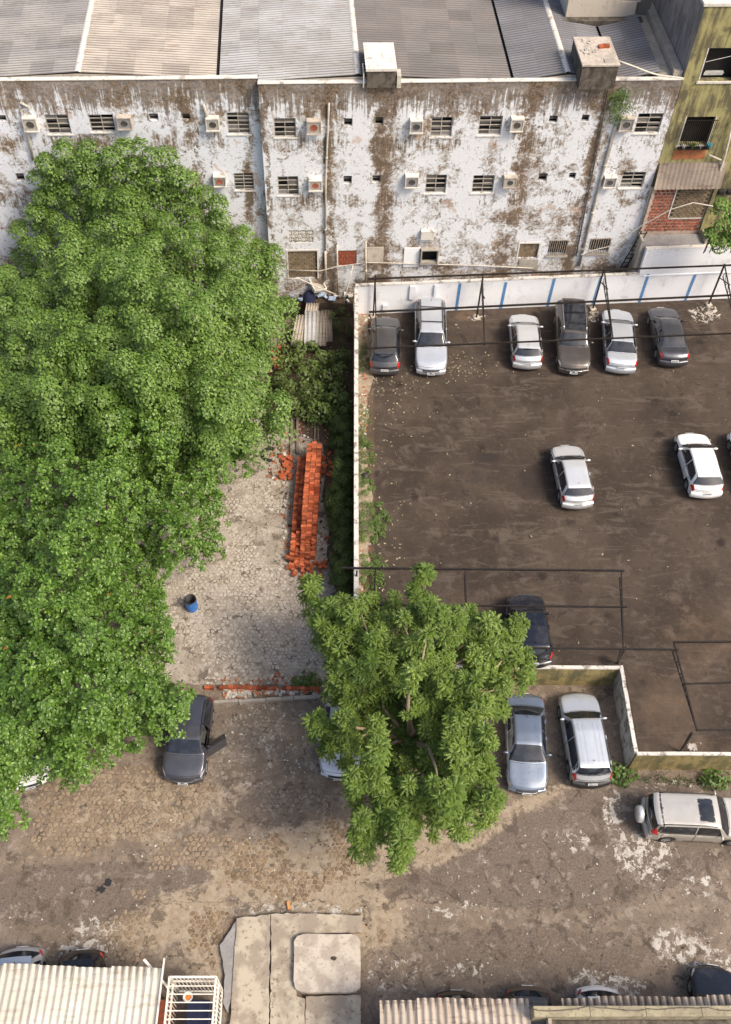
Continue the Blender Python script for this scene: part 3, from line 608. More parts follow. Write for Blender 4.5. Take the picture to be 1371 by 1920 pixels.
mb=MB(); mb.face((UC,.25,TOP-.5),(UE-1.2,.25,TOP-.5),(UE-1.2,.25,TOP+.02),(u(1067),.25,TOP+.2),(u(965),.25,TOP-.1),(u(672),.25,TOP+.2),(UC,.25,TOP+.02)); mb.face((UW,.76,TOP-.5),(u(405),.76,TOP-.5),(u(405),.76,TOP-.1),(u(140),.76,TOP+.2),(u(-150),.76,TOP-.1)); fb(mb,'end_flashing',M['conc'])
mb=MB(); mb.b2(UW,.8,13.2,UE-1.2,12,13.9); fb(mb,'roof_deck',M['dark_conc'])
mb=MB()
for p in (140,672,1067):
    mb=MB(); uu=u(p); mb.grid([[(uu+.17*math.cos(a),y_,zr-.03+.11*math.sin(a)) for a in [math.pi*k/6 for k in range(7)]] for y_ in [(.85 if p==140 else .4)+j*.6 for j in range(16)]]); fb(mb,'ridge_cap',M['coping'],True)
slope(u(-150)-8,u(-150)-.1,zr,zv,'A',.8,10.4); slope(u(-150)-15,u(-150)-8,zv,zr,'B',.8,10.4)
# rooftop boxes
def onroof(px,py,z): p=G(px,py,z); q=p-_O; return float(np.dot(q,_e)),float(np.dot(q,_n))
tb=TOP+.85
u0,y1_=onroof(681,80,tb); u1,_=onroof(738,80,tb); _,y0_=onroof(700,131,tb)
b1=E_('roof_hatch_box',FW((u0+u1)/2,y0_,TOP-.1),ANG,'small rooftop box of dark masonry under a white corrugated lid beside the central ridge','roof box')
wd=u1-u0; dp=max(.9,y1_-y0_)
m_=MB(); m_.b2(-wd/2+.06,.03,0,wd/2-.06,dp-.05,.86); m_.build('masonry_body',M['dark_conc']).parent=b1
me=MB(); rows=[]
for i in range(49):
    y=dp*i/48; rows.append([(-wd/2,y,.96+.03*math.cos(2*math.pi*y/.3)),(wd/2,y,.96+.03*math.cos(2*math.pi*y/.3))])
me.grid(rows); me.b2(-wd/2,-.02,.87,wd/2,0-.002,.99); me.build('corrugated_lid',M['coping'],None).parent=b1
m_=MB(); m_.tube([(-wd/2-.1,.1,0),(-wd/2-.1,.1,.7),(-wd/2-.1,.9,.75)],.035); m_.b2(wd/2+.02,-.0,0,wd/2+.22,.6,.65); m_.build('side_pipe',M['pvc']).parent=b1
tb=TOP+1.2
u0,y1_=onroof(1076,69,tb); u1,_=onroof(1142,69,tb); _,y0_=onroof(1110,122,tb)
b2_=E_('water_tank_box',FW((u0+u1)/2,y0_,TOP-.1),ANG,'square concrete tank box on the roof edge with orange bricks and scraps on its lid','water tank')
wd=u1-u0+.1; dp=y1_-y0_
m_=MB(); m_.b2(-wd/2+.05,.05,0,wd/2-.05,dp-.05,1.2); m_.build('tank_wall',M['dark_conc']).parent=b2_
m_=MB(); m_.b2(-wd/2,0,1.203,wd/2,dp,1.31); m_.build('lid_slab',M['conc_pale'],None,False,.015).parent=b2_
m_=MB(); m_.b2(.2,.12,1.312,.75,.5,1.35); m_.build('inspection_cover',M['conc']).parent=b2_
lz=TOP-.1+1.312
for k,(x,y,rz) in enumerate(((.30,dp*.60,.2),(.55,dp*.62,-.1))):
    m_=MB(); m_.box((0,0,.06),(.30,.24,.12)); o=m_.build('loose_brick',M['brick'],None,False,.01); o.location=tuple(FW((u0+u1)/2+x,y0_+y,lz)); o.rotation_euler=(0,0,rz)
    tag(o,('left' if k==0 else 'right')+' one of two orange bricks lying on the rooftop tank lid','brick')
m_=MB()
for i in range(14):
    a_=rnd.uniform(-wd/2+.15,.05); b__=rnd.uniform(dp*.35,dp*.9); m_.box(tuple(FW((u0+u1)/2+a_,y0_+b__,lz+.03)),(rnd.uniform(.05,.22),rnd.uniform(.04,.12),.05),rnd.uniform(0,3))
tag(m_.build('scrap_pieces',M['plaster_bit']),'pale rubble scraps scattered on the rooftop tank lid','rubble',kind='stuff')
m_=MB(); m_.tube([tuple(FW((u0+u1)/2+wd/2+.03+i*.001,y0_+.5,lz-.1)) if i==0 else tuple(FW((u0+u1)/2+wd/2+i*(UE-(u0+u1)/2-wd/2-.2)/8,y0_+.5-.05*i,TOP+1.2-.85*(i/8)**.6+.05*math.sin(i))) for i in range(9)],.045)
tag(m_.build('hose',M['wire'],None,True),'white hose running from the rooftop tank to the right parapet','hose')
# pipes on the wall
def pipe(pts,r,label,mat='pvc',off=0.,cat='pipe',name='drain_pipe'):
    W=[]
    for p in pts:
        px,py=p[:2]; o_=p[2] if len(p)>2 else .08
        uu,zz=FL(px,py,off-o_); W.append(tuple(FW(uu,off-o_,zz)))
    org=Vector(W[0])
    m_=MB(); m_.tube(W,r,8); root=E_(name,W[-1],0,label,cat); m_.build('pipe_run',M[mat],root,True)
    k=MB()
    for a,b in zip(W[:-1],W[1:]):
        a,b=Vector(a),Vector(b); n=int((b-a).length/2.6)
        for i in range(n):
            q=a+(b-a)*((i+.7)/max(1,n)); d_=(b-a).normalized(); k.tube([q-d_*.05,q+d_*.05],r*1.35,8)
    if k.f: k.build('pipe_collar',M[mat],root,True)
pipe([(617,193),(616,212),(611,330),(610,470)],.055,'long white drainpipe running down the wall left of the brown patch')
pipe([(610,470),(611,524)],.07,'thicker lower section of drainpipe above the plastic junk')
pipe([(1170,238,.05),(1155,236),(1126,340),(1086,498)],.085,'thick pale drainpipe slanting beside the rightmost windows')
pipe([(1146,112,.02),(1144,150,.1),(1122,270),(1096,400),(1080,480)],.04,'thin dark pipe running down from the rooftop tank','pvc_dark')
pipe([(1240,352,.1),(1222,352,.1),(1205,410),(1184,470)],.05,'white downpipe at the right end of the white wall')
pipe([(38,192,.02),(56,202,.1),(40,205,.1),(52,250,.1),(62,300,.1)],.075,'bent white elbow pipe at the far left of the wall','pvc',OFFL)
pipe([(382,196,.02),(383,200,.12),(389,222,.12)],.085,'short white downpipe stub by the central air conditioner','pvc',OFFL)
pipe([(632,460,.1),(633,500,.1),(634,552,.3)],.05,'white pipe standing left of the brown lattice opening')
pipe([(686,452,.25),(686,530,.3)],.055,'white vent pipe rising beside the corner of the lot wall')
pipe([(541,506,.1),(600,508,.12),(632,500,.14),(690,492,.16),(760,494,.12),(900,498,.1),(1000,503,.1)],.03,'long thin pipe running level low along the wall')
pipe([(630,552,.8),(600,540,.8),(560,522,.8),(532,523,.8)],.04,'white pipe slanting over the junk at the yard end')
pipe([(662,498,.3),(657,520,.6),(650,545,.9),(645,570,1.2)],.03,'limp white hose hanging beside the lot wall corner','wire','hose' and 0.,'hose','hose')
pipe([(1084,466,.35),(1110,470,.5),(1150,460,.8),(1200,425,1.2),(1260,392,1.5),(1300,380,1.6),(1345,388,1.7),(1366,402,1.7)],.03,'pale hose looping from the drainpipe over the brick extension','wire',0.,'hose','hose')
pipe([(617,200,.1),(628,196,.12),(634,205,.06),(640,190,.05)],.015,'tangled thin cable at the head of the left drainpipe','pvc_dark',0.,'cable','cable')
# dark steel ladder leaning at the right end
def ladder():
    p0=np.array(FW(*(lambda a:(a[0],-.5,a[1]))(FL(1163,503,-.5)))); p1=np.array(FW(*(lambda a:(a[0],-.5,a[1]))(FL(1203,434,-.5))))
    root=E_('ladder',p0,0,'narrow dark steel ladder leaning at the right end of the white block','ladder'); m1=MB(); off=np.array([.32,0,0])
    m1.bar(p0,p1,.05); m1.bar(p0+off,p1+off,.05); m1.build('side_rail',M['steel'],root)
    for i in range(9):
        q=p0+(p1-p0)*(i+.5)/9; m2=MB(); m2.bar(q,q+off,.035); m2.build('rung',M['steel'],root)
ladder()

# ---------------------------------------------------------------- yellow green building at the right
GB=E_('yellow_green_building',FW(UE+.05,.05,0),ANG,'tall mossy yellow green building with a barred window right of the white block','building')
def gl(px,py,off=.05): a=FL(px,py,off); return a[0]-UE-.05,a[1]
def gbox(b):
    x0,y0,x1,y1=b; a=gl(x0,y0); b_=gl(x1,y0); c=gl(x0,y1); d=gl(x1,y1); return ((a[0]+c[0])/2,(c[1]+d[1])/2,(b_[0]+d[0])/2,(a[1]+b_[1])/2)
GT=17.9+.6
hA=gbox((1318,90,1385,152)); hB=gbox((1278,219,1336,272)); hC=gbox((1330,-60,1400,10))
mb=MB(); wall_grid(mb,0,26,0,GT,[hA,hB],0,.35); mb.face((0,0,0),(0,0,GT),(0,14,GT),(0,14,0)); mb.mi=0
o=mb.build('wall',M['yellow_wall']); o.parent=GB
mb=MB(); mb.b2(-.006,.0,TOP-.5,-.003,14,GT-.01); mb.build('side_render',M['grey_side']).parent=GB
mb=MB(); mb.b2(.3,.5,.2,26,.55,GT-.7); mb.build('inner_shell',M['hole']).parent=GB
mb=MB(); mb.b2(-.08,-.06,GT,26,.3,GT+.14); mb.b2(-.08,.303,GT,.25,14,GT+.14); mb.build('parapet_coping',M['coping']).parent=GB
mb=MB(); mb.b2(.25,.3,GT-.6,26,14,GT-.5); mb.build('roof_deck',M['conc_grey']).parent=GB
for h in (hA,hB):
    mb=MB(); a,c,e,d=h; mb.b2(a-.07,-.07,c-.1,e+.07,.12,c-.003); mb.b2(a-.0,-.02,c,a+.06,.1,d); mb.b2(e-.06,-.02,c,e,.1,d); mb.build('window_frame',M['coping']).parent=GB
mb=MB(); a,c,e,d=hA
for i in range(14): x=a+.3+(e-a-.9)*i/14; mb.face((x,.25,c+.3),(x+.09,.30,c+.42),(x+.18,.25,c+.3),(x+.12,.28,c+.16),(x+.02,.28,c+.16))
mb.tube([(a+.2,.2,c+.9),(e,.2,c+1.3)],.012); mb.build('curtain_scrap',M['whitepl']).parent=GB
a,c,e,d=hB; fr=MB(); fr.b2(a,-.32,c-.08,e,-.03,c-.04); gr=fr.build('window_grille',M['steel']); gr.parent=GB
fr=MB(); fr.b2(a,-.32,d-.03,e,-.29,d); o=fr.build('top_rail',M['steel']); o.parent=gr
for i in range(17):
    q=MB(); x=a+(e-a)*(i+.5)/17; q.b2(x-.012,-.32,c-.04,x+.012,-.296,d-.033); o=q.build('bar',M['steel']); o.parent=gr
for i,(m,s_) in enumerate((('whitepl',.12),('leaf_mid',.14),('whitepl',.1),('teal',.16))):
    q=MB(); x=a+.3+i*.45; q.lathe((0,0,0),[(.0,0),(s_*.6,0),(s_,s_*1.4),(s_*.8,s_*1.4),(.0,s_*1.2)],10); o=q.build('window_pot',M[m]); o.location=tuple(FW(UE+.05+x,-.15,c-.04)); tag(o,['small white cup at the left of the barred window ledge','green pot beside the white cup on the barred window ledge','small white tub near the middle of the barred ledge','round teal pot at the right of the barred window ledge'][i],'pot')
pipe([(1376,225,.12),(1360,290,.12),(1349,322,.12),(1345,345,.14)],.07,'white waste pipe down the yellow green building','pvc'); pipe([(1328,290,.1),(1352,300,.12)],.05,'short branch pipe below the barred window','pvc')
# plaster scar in terracotta
mb=MB(); a=gbox((1262,280,1322,298)); mb.b2(a[0],-.02,a[1],a[2],-.003,a[3]); mb.build('patched_render',M['terra']).parent=GB
# block behind, top right
_rx,_ry=onroof(1060,36,TOP)
RB=E_('beige_building',FW(_rx,_ry,TOP-1),ANG,'beige rendered building beyond the roofs with its window above a dark ledge','building')
wd=UE-_rx-.3; hW=(wd*.62,1.9,wd*.84,3.4)
mb=MB(); wall_grid(mb,0,wd-.9,0,7,[hW],0,.3); mb.face((0,0,0),(0,0,7),(0,6,7),(0,6,0)); mb.build('wall',M['beige_wall']).parent=RB
mb=MB(); mb.b2(0,.35,0,wd,.4,6.9); mb.build('inner_shell',M['pane2']).parent=RB
mb=MB(); mb.b2(-.2,-.45,.8,wd-.5,-.003,1.12); mb.b2(-.2,-.2,0,wd-.5,-.003,.797); mb.build('dark_ledge',M['dark_conc']).parent=RB
mb=MB(); a,c,e,d=hW; mb.b2(a,.08,c,a+.1,.14,d); mb.b2(e-.1,.08,c,e,.14,d); mb.b2(a+.1,.082,c,e-.1,.138,c+.1); mb.b2((a+e)/2-.04,.084,c+.1,(a+e)/2+.04,.136,d); mb.build('window_frame',M['frame_b']).parent=RB
# far roofs closing the view behind
BB=E_('rear_roof_block',FW(-12,12.1,0),ANG,'plain grey roofed block behind the corrugated roofs','building')
mb=MB(); mb.b2(-28,0,0,16,14,13.6); mb.build('wall',M['beige_wall']).parent=BB
mb=MB(); mb.b2(-28.2,-.2,13.6,16.2,14.2,13.8); mb.build('roof',M['sheetA']).parent=BB

# ---------------------------------------------------------------- brick lean-to at the right
EX=E_('brick_lean_to',FW(UE+.1,-.1,0),ANG,'red brick lean-to with streaked corrugated awning between the white block and green building','lean-to')
def el(px,py,off=-.1): a=FL(px,py,off); return a[0]-UE-.1,a[1]
ax0,az=el(1226,356,-.55); ax1,_=el(1350,356,-.55); atz=FL(1245,306,0)[1]
zt=el(1215,432)[1]; tz=el(1240,462)[1]
bx0=el(1214,400)[0]; bx1=el(1322,400)[0]
mw_=MB(); mw_.b2(bx0,.06,0,bx1,.2,az-.05); mw_.b2(bx0-.15,-.2,0,bx0-.003,.2,az-.2); wl=mw_.build('wall',M['mortar']); wl.parent=EX
bm=MB(); bm.b2(-.095,-.03,-.07,.095,.0,.07); bme=bm.mesh('brick',M['brick_dk'])
z0b=zt-.1; j=0; z=z0b
hx0,hx1,hz0=el(1268,365)[0],el(1318,400)[0],el(1270,408)[1]
while z<az-.2:
    x=bx0+.14+(.15 if j%2 else 0)
    while x<bx1-.1:
        if not(x>hx0 and x<hx1 and z>hz0):
            inst('brick',bme,wl,(x,.06+rnd.uniform(-.01,.01),z+.1),(0,0,rnd.uniform(-.03,.03)))
        x+=.25
    z+=.2; j+=1
f=MB(); f.b2(hx0,.0,hz0-.1,hx1+.1,.057,hz0-.02); f.b2(hx0-.08,0,hz0,hx0-.0,.056,az-.1); sf=f.build('opening_surround',M['coping']); sf.parent=EX
f=MB(); f.b2(hx0+.003,.02,hz0-.0,hx1,.058,az-.1); inf=f.build('brick_infill',M['dirt']); inf.parent=EX
bm=MB(); bm.b2(-.12,-.03,-.05,.12,.0,.05); bmi=bm.mesh('brick',M['mud_brick']); z=hz0+.06; j=0
while z<az-.2:
    x=hx0+.15+(.13 if j%2 else 0)
    while x<hx1-.1: inst('brick',bmi,inf,(x,.02+rnd.uniform(-.008,.008),z)); x+=.27
    z+=.13; j+=1
f=MB(); rows=[]
nA=90
for i in range(nA+1):
    x=ax0+(ax1-ax0)*i/nA; zz=.03*math.cos(i*2*math.pi/6)
    rows.append([(x,-.45,az+zz),(x+.15,.12,atz+zz)])
for s_ in range(6):
    q=MB(); q.grid([[(a[0]+(b[0]-a[0])*0,a[1],a[2]+s_%2*.008),(b[0],b[1],b[2]+s_%2*.008)] for a,b in rows[s_*15:s_*15+16]]); o=q.build('awning_sheet',M['sheet_old'],None,True); o.parent=EX
f=MB(); f.b2(bx1+.003,-.1,0,bx1+.2,.1,az-.1); f.build('side_wall',M['yellow_wall']).parent=EX
# terrace slab with low walls in front
f=MB(); f.b2(bx0-.1,-1.0,0,bx1+.1,-.055,zt-.25); f.build('terrace_slab',M['conc_grey']).parent=EX
f=MB(); f.b2(bx0-.25,-1.0,0,bx0-.103,-.21,zt+.05); f.b2(bx1+.103,-1.0,0,bx1+.25,-.11,zt+.1); f.build('terrace_kerb',M['conc']).parent=EX
# meter boxes
for k,(x,y) in enumerate(((1352,360),(1368,360))):
    a,z=el(x,y,-.2); m_=MB(); m_.box((0,0,0),(.32,.18,.3)); m_.box((0,-.1,.02),(.2,.03,.16)); o=m_.build('meter_box',M['plastic'],None,False,.02); o.location=tuple(FW(a+UE+.1,-.2,z)); o.rotation_euler=(0,0,ANG); tag(o,('left' if k==0 else 'right')+' of two black meter boxes beside the streaked awning','meter box')

# ---------------------------------------------------------------- lot walls
def wallrun(name,pts,z0,z1,th,mats,label,cat='wall',topmat='white_top',toph=.05,group=None,step=.6,wob=.015):
    root=E_(name,(pts[0][0],pts[0][1],z0),0,label,cat,group)
    mb=MB(); tp=MB()
    for (a,b) in zip(pts[:-1],pts[1:]):
        a=np.array(a,float);b=np.array(b,float); d_=b-a; L_=np.linalg.norm(d_); d_/=L_; n_=np.array([-d_[1],d_[0]])*th/2; k=max(1,int(L_/step))
        ra=[];rt=[]
        for i in range(k+1):
            p=a+d_*L_*i/k; wz=z1+rnd.uniform(-wob,wob); q=p-n_; r_=p+n_
            ra.append([(q[0],q[1],z0),(q[0],q[1],wz),(r_[0],r_[1],wz),(r_[0],r_[1],z0)])
            e=rnd.uniform(0,wob); rt.append([(q[0]-n_[0]*.15,q[1]-n_[1]*.15,wz-.01),(q[0],q[1],wz+toph+e),(r_[0],r_[1],wz+toph+e*.5),(r_[0]+n_[0]*.15,r_[1]+n_[1]*.15,wz-.01)])
        mb.grid(ra); tp.grid(rt); mb.face(*ra[0][::-1]); mb.face(*ra[-1]); tp.face(*rt[0][::-1]); tp.face(*rt[-1])
    mb.build('wall_face',M[mats],root); tp.build('coping',M[topmat],root); return root
wn=G(690,530,3.55)
wallrun('boundary_wall',[(.6,44.2),(.59,33),(.6,21.3)],0,3.5,.2,'pale_wall','long narrow whitewashed boundary wall between the yard and the parking lot')
def nY(x): return 44.12+(x-1.31)*.083
wr=wallrun('white_lot_wall',[(.55,nY(.55)+.1),(8,nY(8)+.1),(17.0,nY(17.)+.1)],1.2,3.62,.2,'white_wall','white painted wall with blue bay stripes along the back of the parking lot','wall','white_top')
def onw(px,py,dy=0.):
    r=ray(px,py); p0=np.array([1.31,44.12-.01+dy,0]); n=np.array([-.083,1,0]); t=np.dot(p0-CAM,n)/np.dot(r,n); return CAM+r*t
_q=onw(1212,466,.1); TWX,TWZ=float(_q[0]),float(_q[2])
wr2=wallrun('tall_white_wall',[(TWX,nY(TWX)+.12),(26,nY(26)+.12),(40,nY(40)+.12)],1.2,TWZ,.24,'white_wall','taller white wall section at the back right corner of the lot','wall','coping',.03)
f=MB(); f.bar((TWX+.3,nY(TWX+.3)-.03,3.55),(26,nY(26)-.03,3.55),.05,.07); f.build('painted_band',M['white_wall'],wr2)
print('tall wall',TWX,TWZ)
for k,(xt,yt,xb,yb) in enumerate(((863,531,855,584),(949,529,938,583),(1040,522,1025,580),(1128,518,1110,576),(1216,514,1197,572),(1305,512,1283,568))):
    A=onw(xt,yt);B=onw(xb,yb); m_=MB(); w2=.085
    m_.face((B[0]-w2,B[1]-.012,B[2]),(B[0]+w2,B[1]-.012+.014,B[2]),(A[0]+w2,A[1]-.012+.014,A[2]),(A[0]-w2,A[1]-.012,A[2]))
    m_.build('bay_stripe',M['blue_paint'],wr if k<4 else wr2)
for (x0,y0,x1,y1) in ((769,535,778,559),(815,533,817,560),(718,570,726,582)):
    A=onw(x0,y0);B=onw(x1,y1); m_=MB(); m_.b2(A[0],A[1]-.10,B[2],B[0]+.0,A[1]-.01,A[2]); m_.build('plaster_pier',M['white_wall'],wr)
# retaining walls of the lot
wallrun('retaining_wall',[(.6,21.05),(12.66,21.05)],-.05,1.62,.15,'moss_wall','mossy ochre retaining wall behind the blue sedan with a white top edge','wall',step=.8)
wallrun('retaining_wall',[(12.60,21.17),(12.60,17.0)],-.05,1.6,.17,'pale_wall','stained grey white retaining wall beside the silver crossover',step=.5,wob=.03)
wallrun('retaining_wall',[(12.6,16.97),(45,16.97)],-.05,1.6,.14,'moss_wall','yellow ochre retaining wall above the side on silver off roader',step=.7)

# ---------------------------------------------------------------- steel canopy frames
def P3(px,py,z): return G(px,py,z)
def frame(root,mb_name,p,q,r=.05):
    m_=MB(); m_.bar(p,q,r*1.55); return m_.build(mb_name,M['steel'],root)
def truss(root,p,q,drop=.35,n=5):
    p=np.array(p);q=np.array(q); lo=np.array([0,0,-drop]); m_=MB(); m_.bar(p,q,.06); a=p+(q-p)*.05+lo; m_.bar(a,q,.05)
    for i in range(n):
        t0=i/n; t1=(i+.5)/n; A=a+(q-a)*t0; B=p+(q-p)*t1; C_=a+(q-a)*(i+1)/n; m_.bar(A,B,.03); m_.bar(B,C_,.03)
    return m_.build('truss',M['steel'],root)
z=4.6
c1=E_('canopy_frame',(1.7,nY(1.7)-.3,LZ),0,'bare black steel canopy frame over the back row of parked cars','canopy frame')
l1=G(690,523,z);l2=G(1400,496,z); frame(c1,'purlin',l1,l2)
m1=G(692,585,z);m2=G(1400,552,z); frame(c1,'purlin',m1,m2,.055)
f1=G(690,653,z);f2=G(1400,624,z); frame(c1,'purlin',f1,f2,.045)
for (tx,ty,fx,fy,ex,ey) in ((704,524,702,592,706,653),(905,515,893,597,909,646),(1134,507,1115,580,1150,634),(1360,498,1330,572,1385,626)):
    top=G(tx,ty,z); top[2]-=.0; foot=G(fx,fy,LZ); foot=np.array([top[0]-.02,min(foot[1],nY(top[0])-.25),LZ]); end=G(ex,ey,z)
    frame(c1,'post',foot,(top[0],foot[1],z),.055); frame(c1,'brace',(top[0],foot[1],3.6),(top[0],foot[1]-1.6,z-.15),.03); truss(c1,(top[0],top[1],z-.06),(end[0],end[1],z-.06),.5,6)
    m_=MB(); m_.box((foot[0],foot[1],LZ+.05),(.34,.34,.12),.3); m_.build('footing',M['conc_pale'],c1)
z=4.0
c2=E_('canopy_frame',(12.4,21.4,LZ),0,'bare steel canopy frame spanning over the dark navy car','canopy frame')
frame(c2,'purlin',G(640,1065,z),G(1171,1070,z)); frame(c2,'purlin',G(690,1134,z),G(1176,1138,z),.045); frame(c2,'purlin',G(700,1212,z),G(1272,1218,z),.045)
for (a_,b_,c_,d_) in ((1165,1070,1169,1216),(872,1068,877,1213),(704,1067,697,1212)):
    p,q=G(a_,b_,z-.05),G(c_,d_,z-.05); truss(c2,p,q,.35,6)
pf=G(1158,1244,LZ); q=G(1165,1216,z-.1); frame(c2,'post',pf,q,.045); q=G(1174,1212,z-.1); frame(c2,'post',pf,q,.03)
for px in (877,):
    q=G(px,1216,z); frame(c2,'post',(q[0],q[1]-.02,LZ),(q[0],q[1]-.02,z-.06),.045)
q=G(668,1070,z); frame(c2,'post',(.62,q[1],3.5),(.62,q[1],z-.05),.05)
c3=E_('canopy_frame',(14.5,17.3,LZ),0,'bare steel canopy frame at the right edge over the empty soil corner','canopy frame')
z=4.0
frame(c3,'purlin',G(1262,1204,z),G(1400,1203,z)); frame(c3,'purlin',G(1284,1282,z),G(1400,1279,z),.04); frame(c3,'purlin',G(1306,1369,z),G(1400,1368,z),.045)
truss(c3,G(1264,1206,z-.05),G(1307,1370,z-.05),.4,7)
pf=G(1276,1410,LZ); frame(c3,'post',pf,G(1297,1374,z-.4),.05)

# ---------------------------------------------------------------- cars
def lerp(a,b,t): return a+(b-a)*t
def interp(x,pts):
    if x<=pts[0][0]: return pts[0][1]
    for (a,b),(c,d) in zip(pts[:-1],pts[1:]):
        if x<=c:
            t=(x-a)/(c-a) if c>a else 1
            return b+(d-b)*t
    return pts[-1][1]
TYPES={
 # length-normalised: roofline points, glass positions
 'hatch':dict(top=[(0,.58),(.03,.70),(.12,.80),(.25,.93),(.42,1.40),(.55,1.47),(.84,1.42),(.955,1.03),(.99,.90),(1,.75)],cowl=.25,rf=.42,rr=.85,rg=.955,belt=(.84,.96),wr=.70,pb=.60,pc=.84),
 'sedan':dict(top=[(0,.56),(.03,.68),(.12,.78),(.25,.92),(.41,1.36),(.52,1.42),(.70,1.38),(.845,1.07),(.97,1.02),(.99,.93),(1,.75)],cowl=.25,rf=.41,rr=.70,rg=.84,belt=(.84,.97),wr=.68,pb=.56,pc=.74),
 'suv':dict(top=[(0,.66),(.03,.84),(.12,.95),(.25,1.07),(.39,1.55),(.52,1.64),(.88,1.58),(.965,1.18),(.99,1.02),(1,.8)],cowl=.25,rf=.39,rr=.885,rg=.965,belt=(.95,1.06),wr=.73,pb=.58,pc=.86),
 'boxy':dict(top=[(0,.74),(.02,.92),(.10,1.0),(.24,1.10),(.36,1.60),(.48,1.68),(.93,1.64),(.985,1.16),(.995,1.05),(1,.85)],cowl=.245,rf=.36,rr=.925,rg=.985,belt=(1.0,1.08),wr=.80,pb=.57,pc=.89),
}
class Car:
    def __init__(s,ty,L,W,H=None):
        s.T=TYPES[ty]; s.L=L; s.W=W; s.k=(H/ max(p[1] for p in s.T['top'])) if H else 1.
        s.xw=[.185*L,.80*L]; s.rw=.33
    def top(s,x): # smoothed
        t=x/s.L; e=.018; return s.k*(interp(t-e,s.T['top'])+2*interp(t,s.T['top'])+interp(t+e,s.T['top']))/4
    def sec(s,x):
        t=x/s.L; W=s.W/2
        w=W*(1-.17*max(0,1-t/.13)**2.2-.13*max(0,(t-.88)/.12)**2.2)
        zt=s.top(x); belt=min(s.k*lerp(s.T['belt'][0],s.T['belt'][1],t),zt-.07); g=zt-belt
        q=min(1,max(0,(g-.08)/.34)); q=q*q*(3-2*q)
        wr=lerp(w*.90,w*s.T['wr'],q)
        zb=.24
        for xc in s.xw:
            d=abs(x-xc); rr=s.rw+.07
            if d<rr: zb=max(zb,.32+math.sqrt(rr*rr-d*d)*.95)
        zb=min(zb,belt-.14)
        m1=zb+(belt-zb)*.3; m2=zb+(belt-zb)*.65
        cam_=.04
        return [(w*.955,zb),(w*.995,m1),(w,m2),(w*.985,belt-.05),(w*.95,belt),
                (lerp(w*.95,wr,.5),belt+g*lerp(.45,.52,q)),(wr,belt+g*lerp(.72,.90,q)),(wr*.86,belt+g*lerp(.88,.965,q)),(wr*.5,zt-.012),(0,zt)]
    def S(s,x,v):
        sg=1 if v>=0 else -1; a=9-abs(v)                # v=0 top centre, |v|=9 sill
        pr=s.sec(min(max(x,0),s.L)); i=int(min(a,8.999)); t=a-i
        p0=pr[max(i-1,0)];p1=pr[i];p2=pr[i+1];p3=pr[i+2] if i+2<=9 else (-pr[8][0],pr[8][1])
        def cr(a_,b,c,d): return .5*((2*b)+(c-a_)*t+(2*a_-5*b+4*c-d)*t*t+(3*b-a_-3*c+d)*t**3)
        y=cr(p0[0],p1[0],p2[0],p3[0]); z=cr(p0[1],p1[1],p2[1],p3[1]); y=max(y,0)
        w=s.W/2; bow=(y/w)**2; tt=x/s.L
        xf=x+ .20*bow*max(0,1-tt/.22)**1.3 - .15*bow*max(0,(tt-.82)/.18)**1.3
        # windscreen and rear glass curvature
        for c0,sgn,am in ((s.T['cowl'],1,.10),(s.T['rg'],-1,.05)):
            xf+=sgn*am*bow*max(0,1-abs(tt-c0)/.12)
        return Vector((s.L/2-xf, sg*y, z))               # +x is the nose
    def N(s,x,v):
        e=.03; a=s.S(min(x+e,s.L),v)-s.S(max(x-e,0),v); dv=.15; b=s.S(x,min(v+dv,9))-s.S(x,max(v-dv,-9))
        n=a.cross(b)
        if n.length<1e-9: return Vector((0,0,1))
        n.normalize(); p=s.S(x,v)
        c=Vector((p.x*.0,p.y,p.z-.5))
        if n.dot(c)<0: n=-n
        return n
    def patch(s,mb,x00,x01,x10,x11,v0,v1,nx,nv,off):    # x at (v0 start,end),(v1 start,end)
        rows=[]
        for j in range(nv+1):
            b=j/nv; v=lerp(v0,v1,b); xa=lerp(x00,x10,b); xb=lerp(x01,x11,b)
            rows.append([s.S(lerp(xa,xb,i/nx),v)+s.N(lerp(xa,xb,i/nx),v)*off for i in range(nx+1)])
        mb.grid(rows)
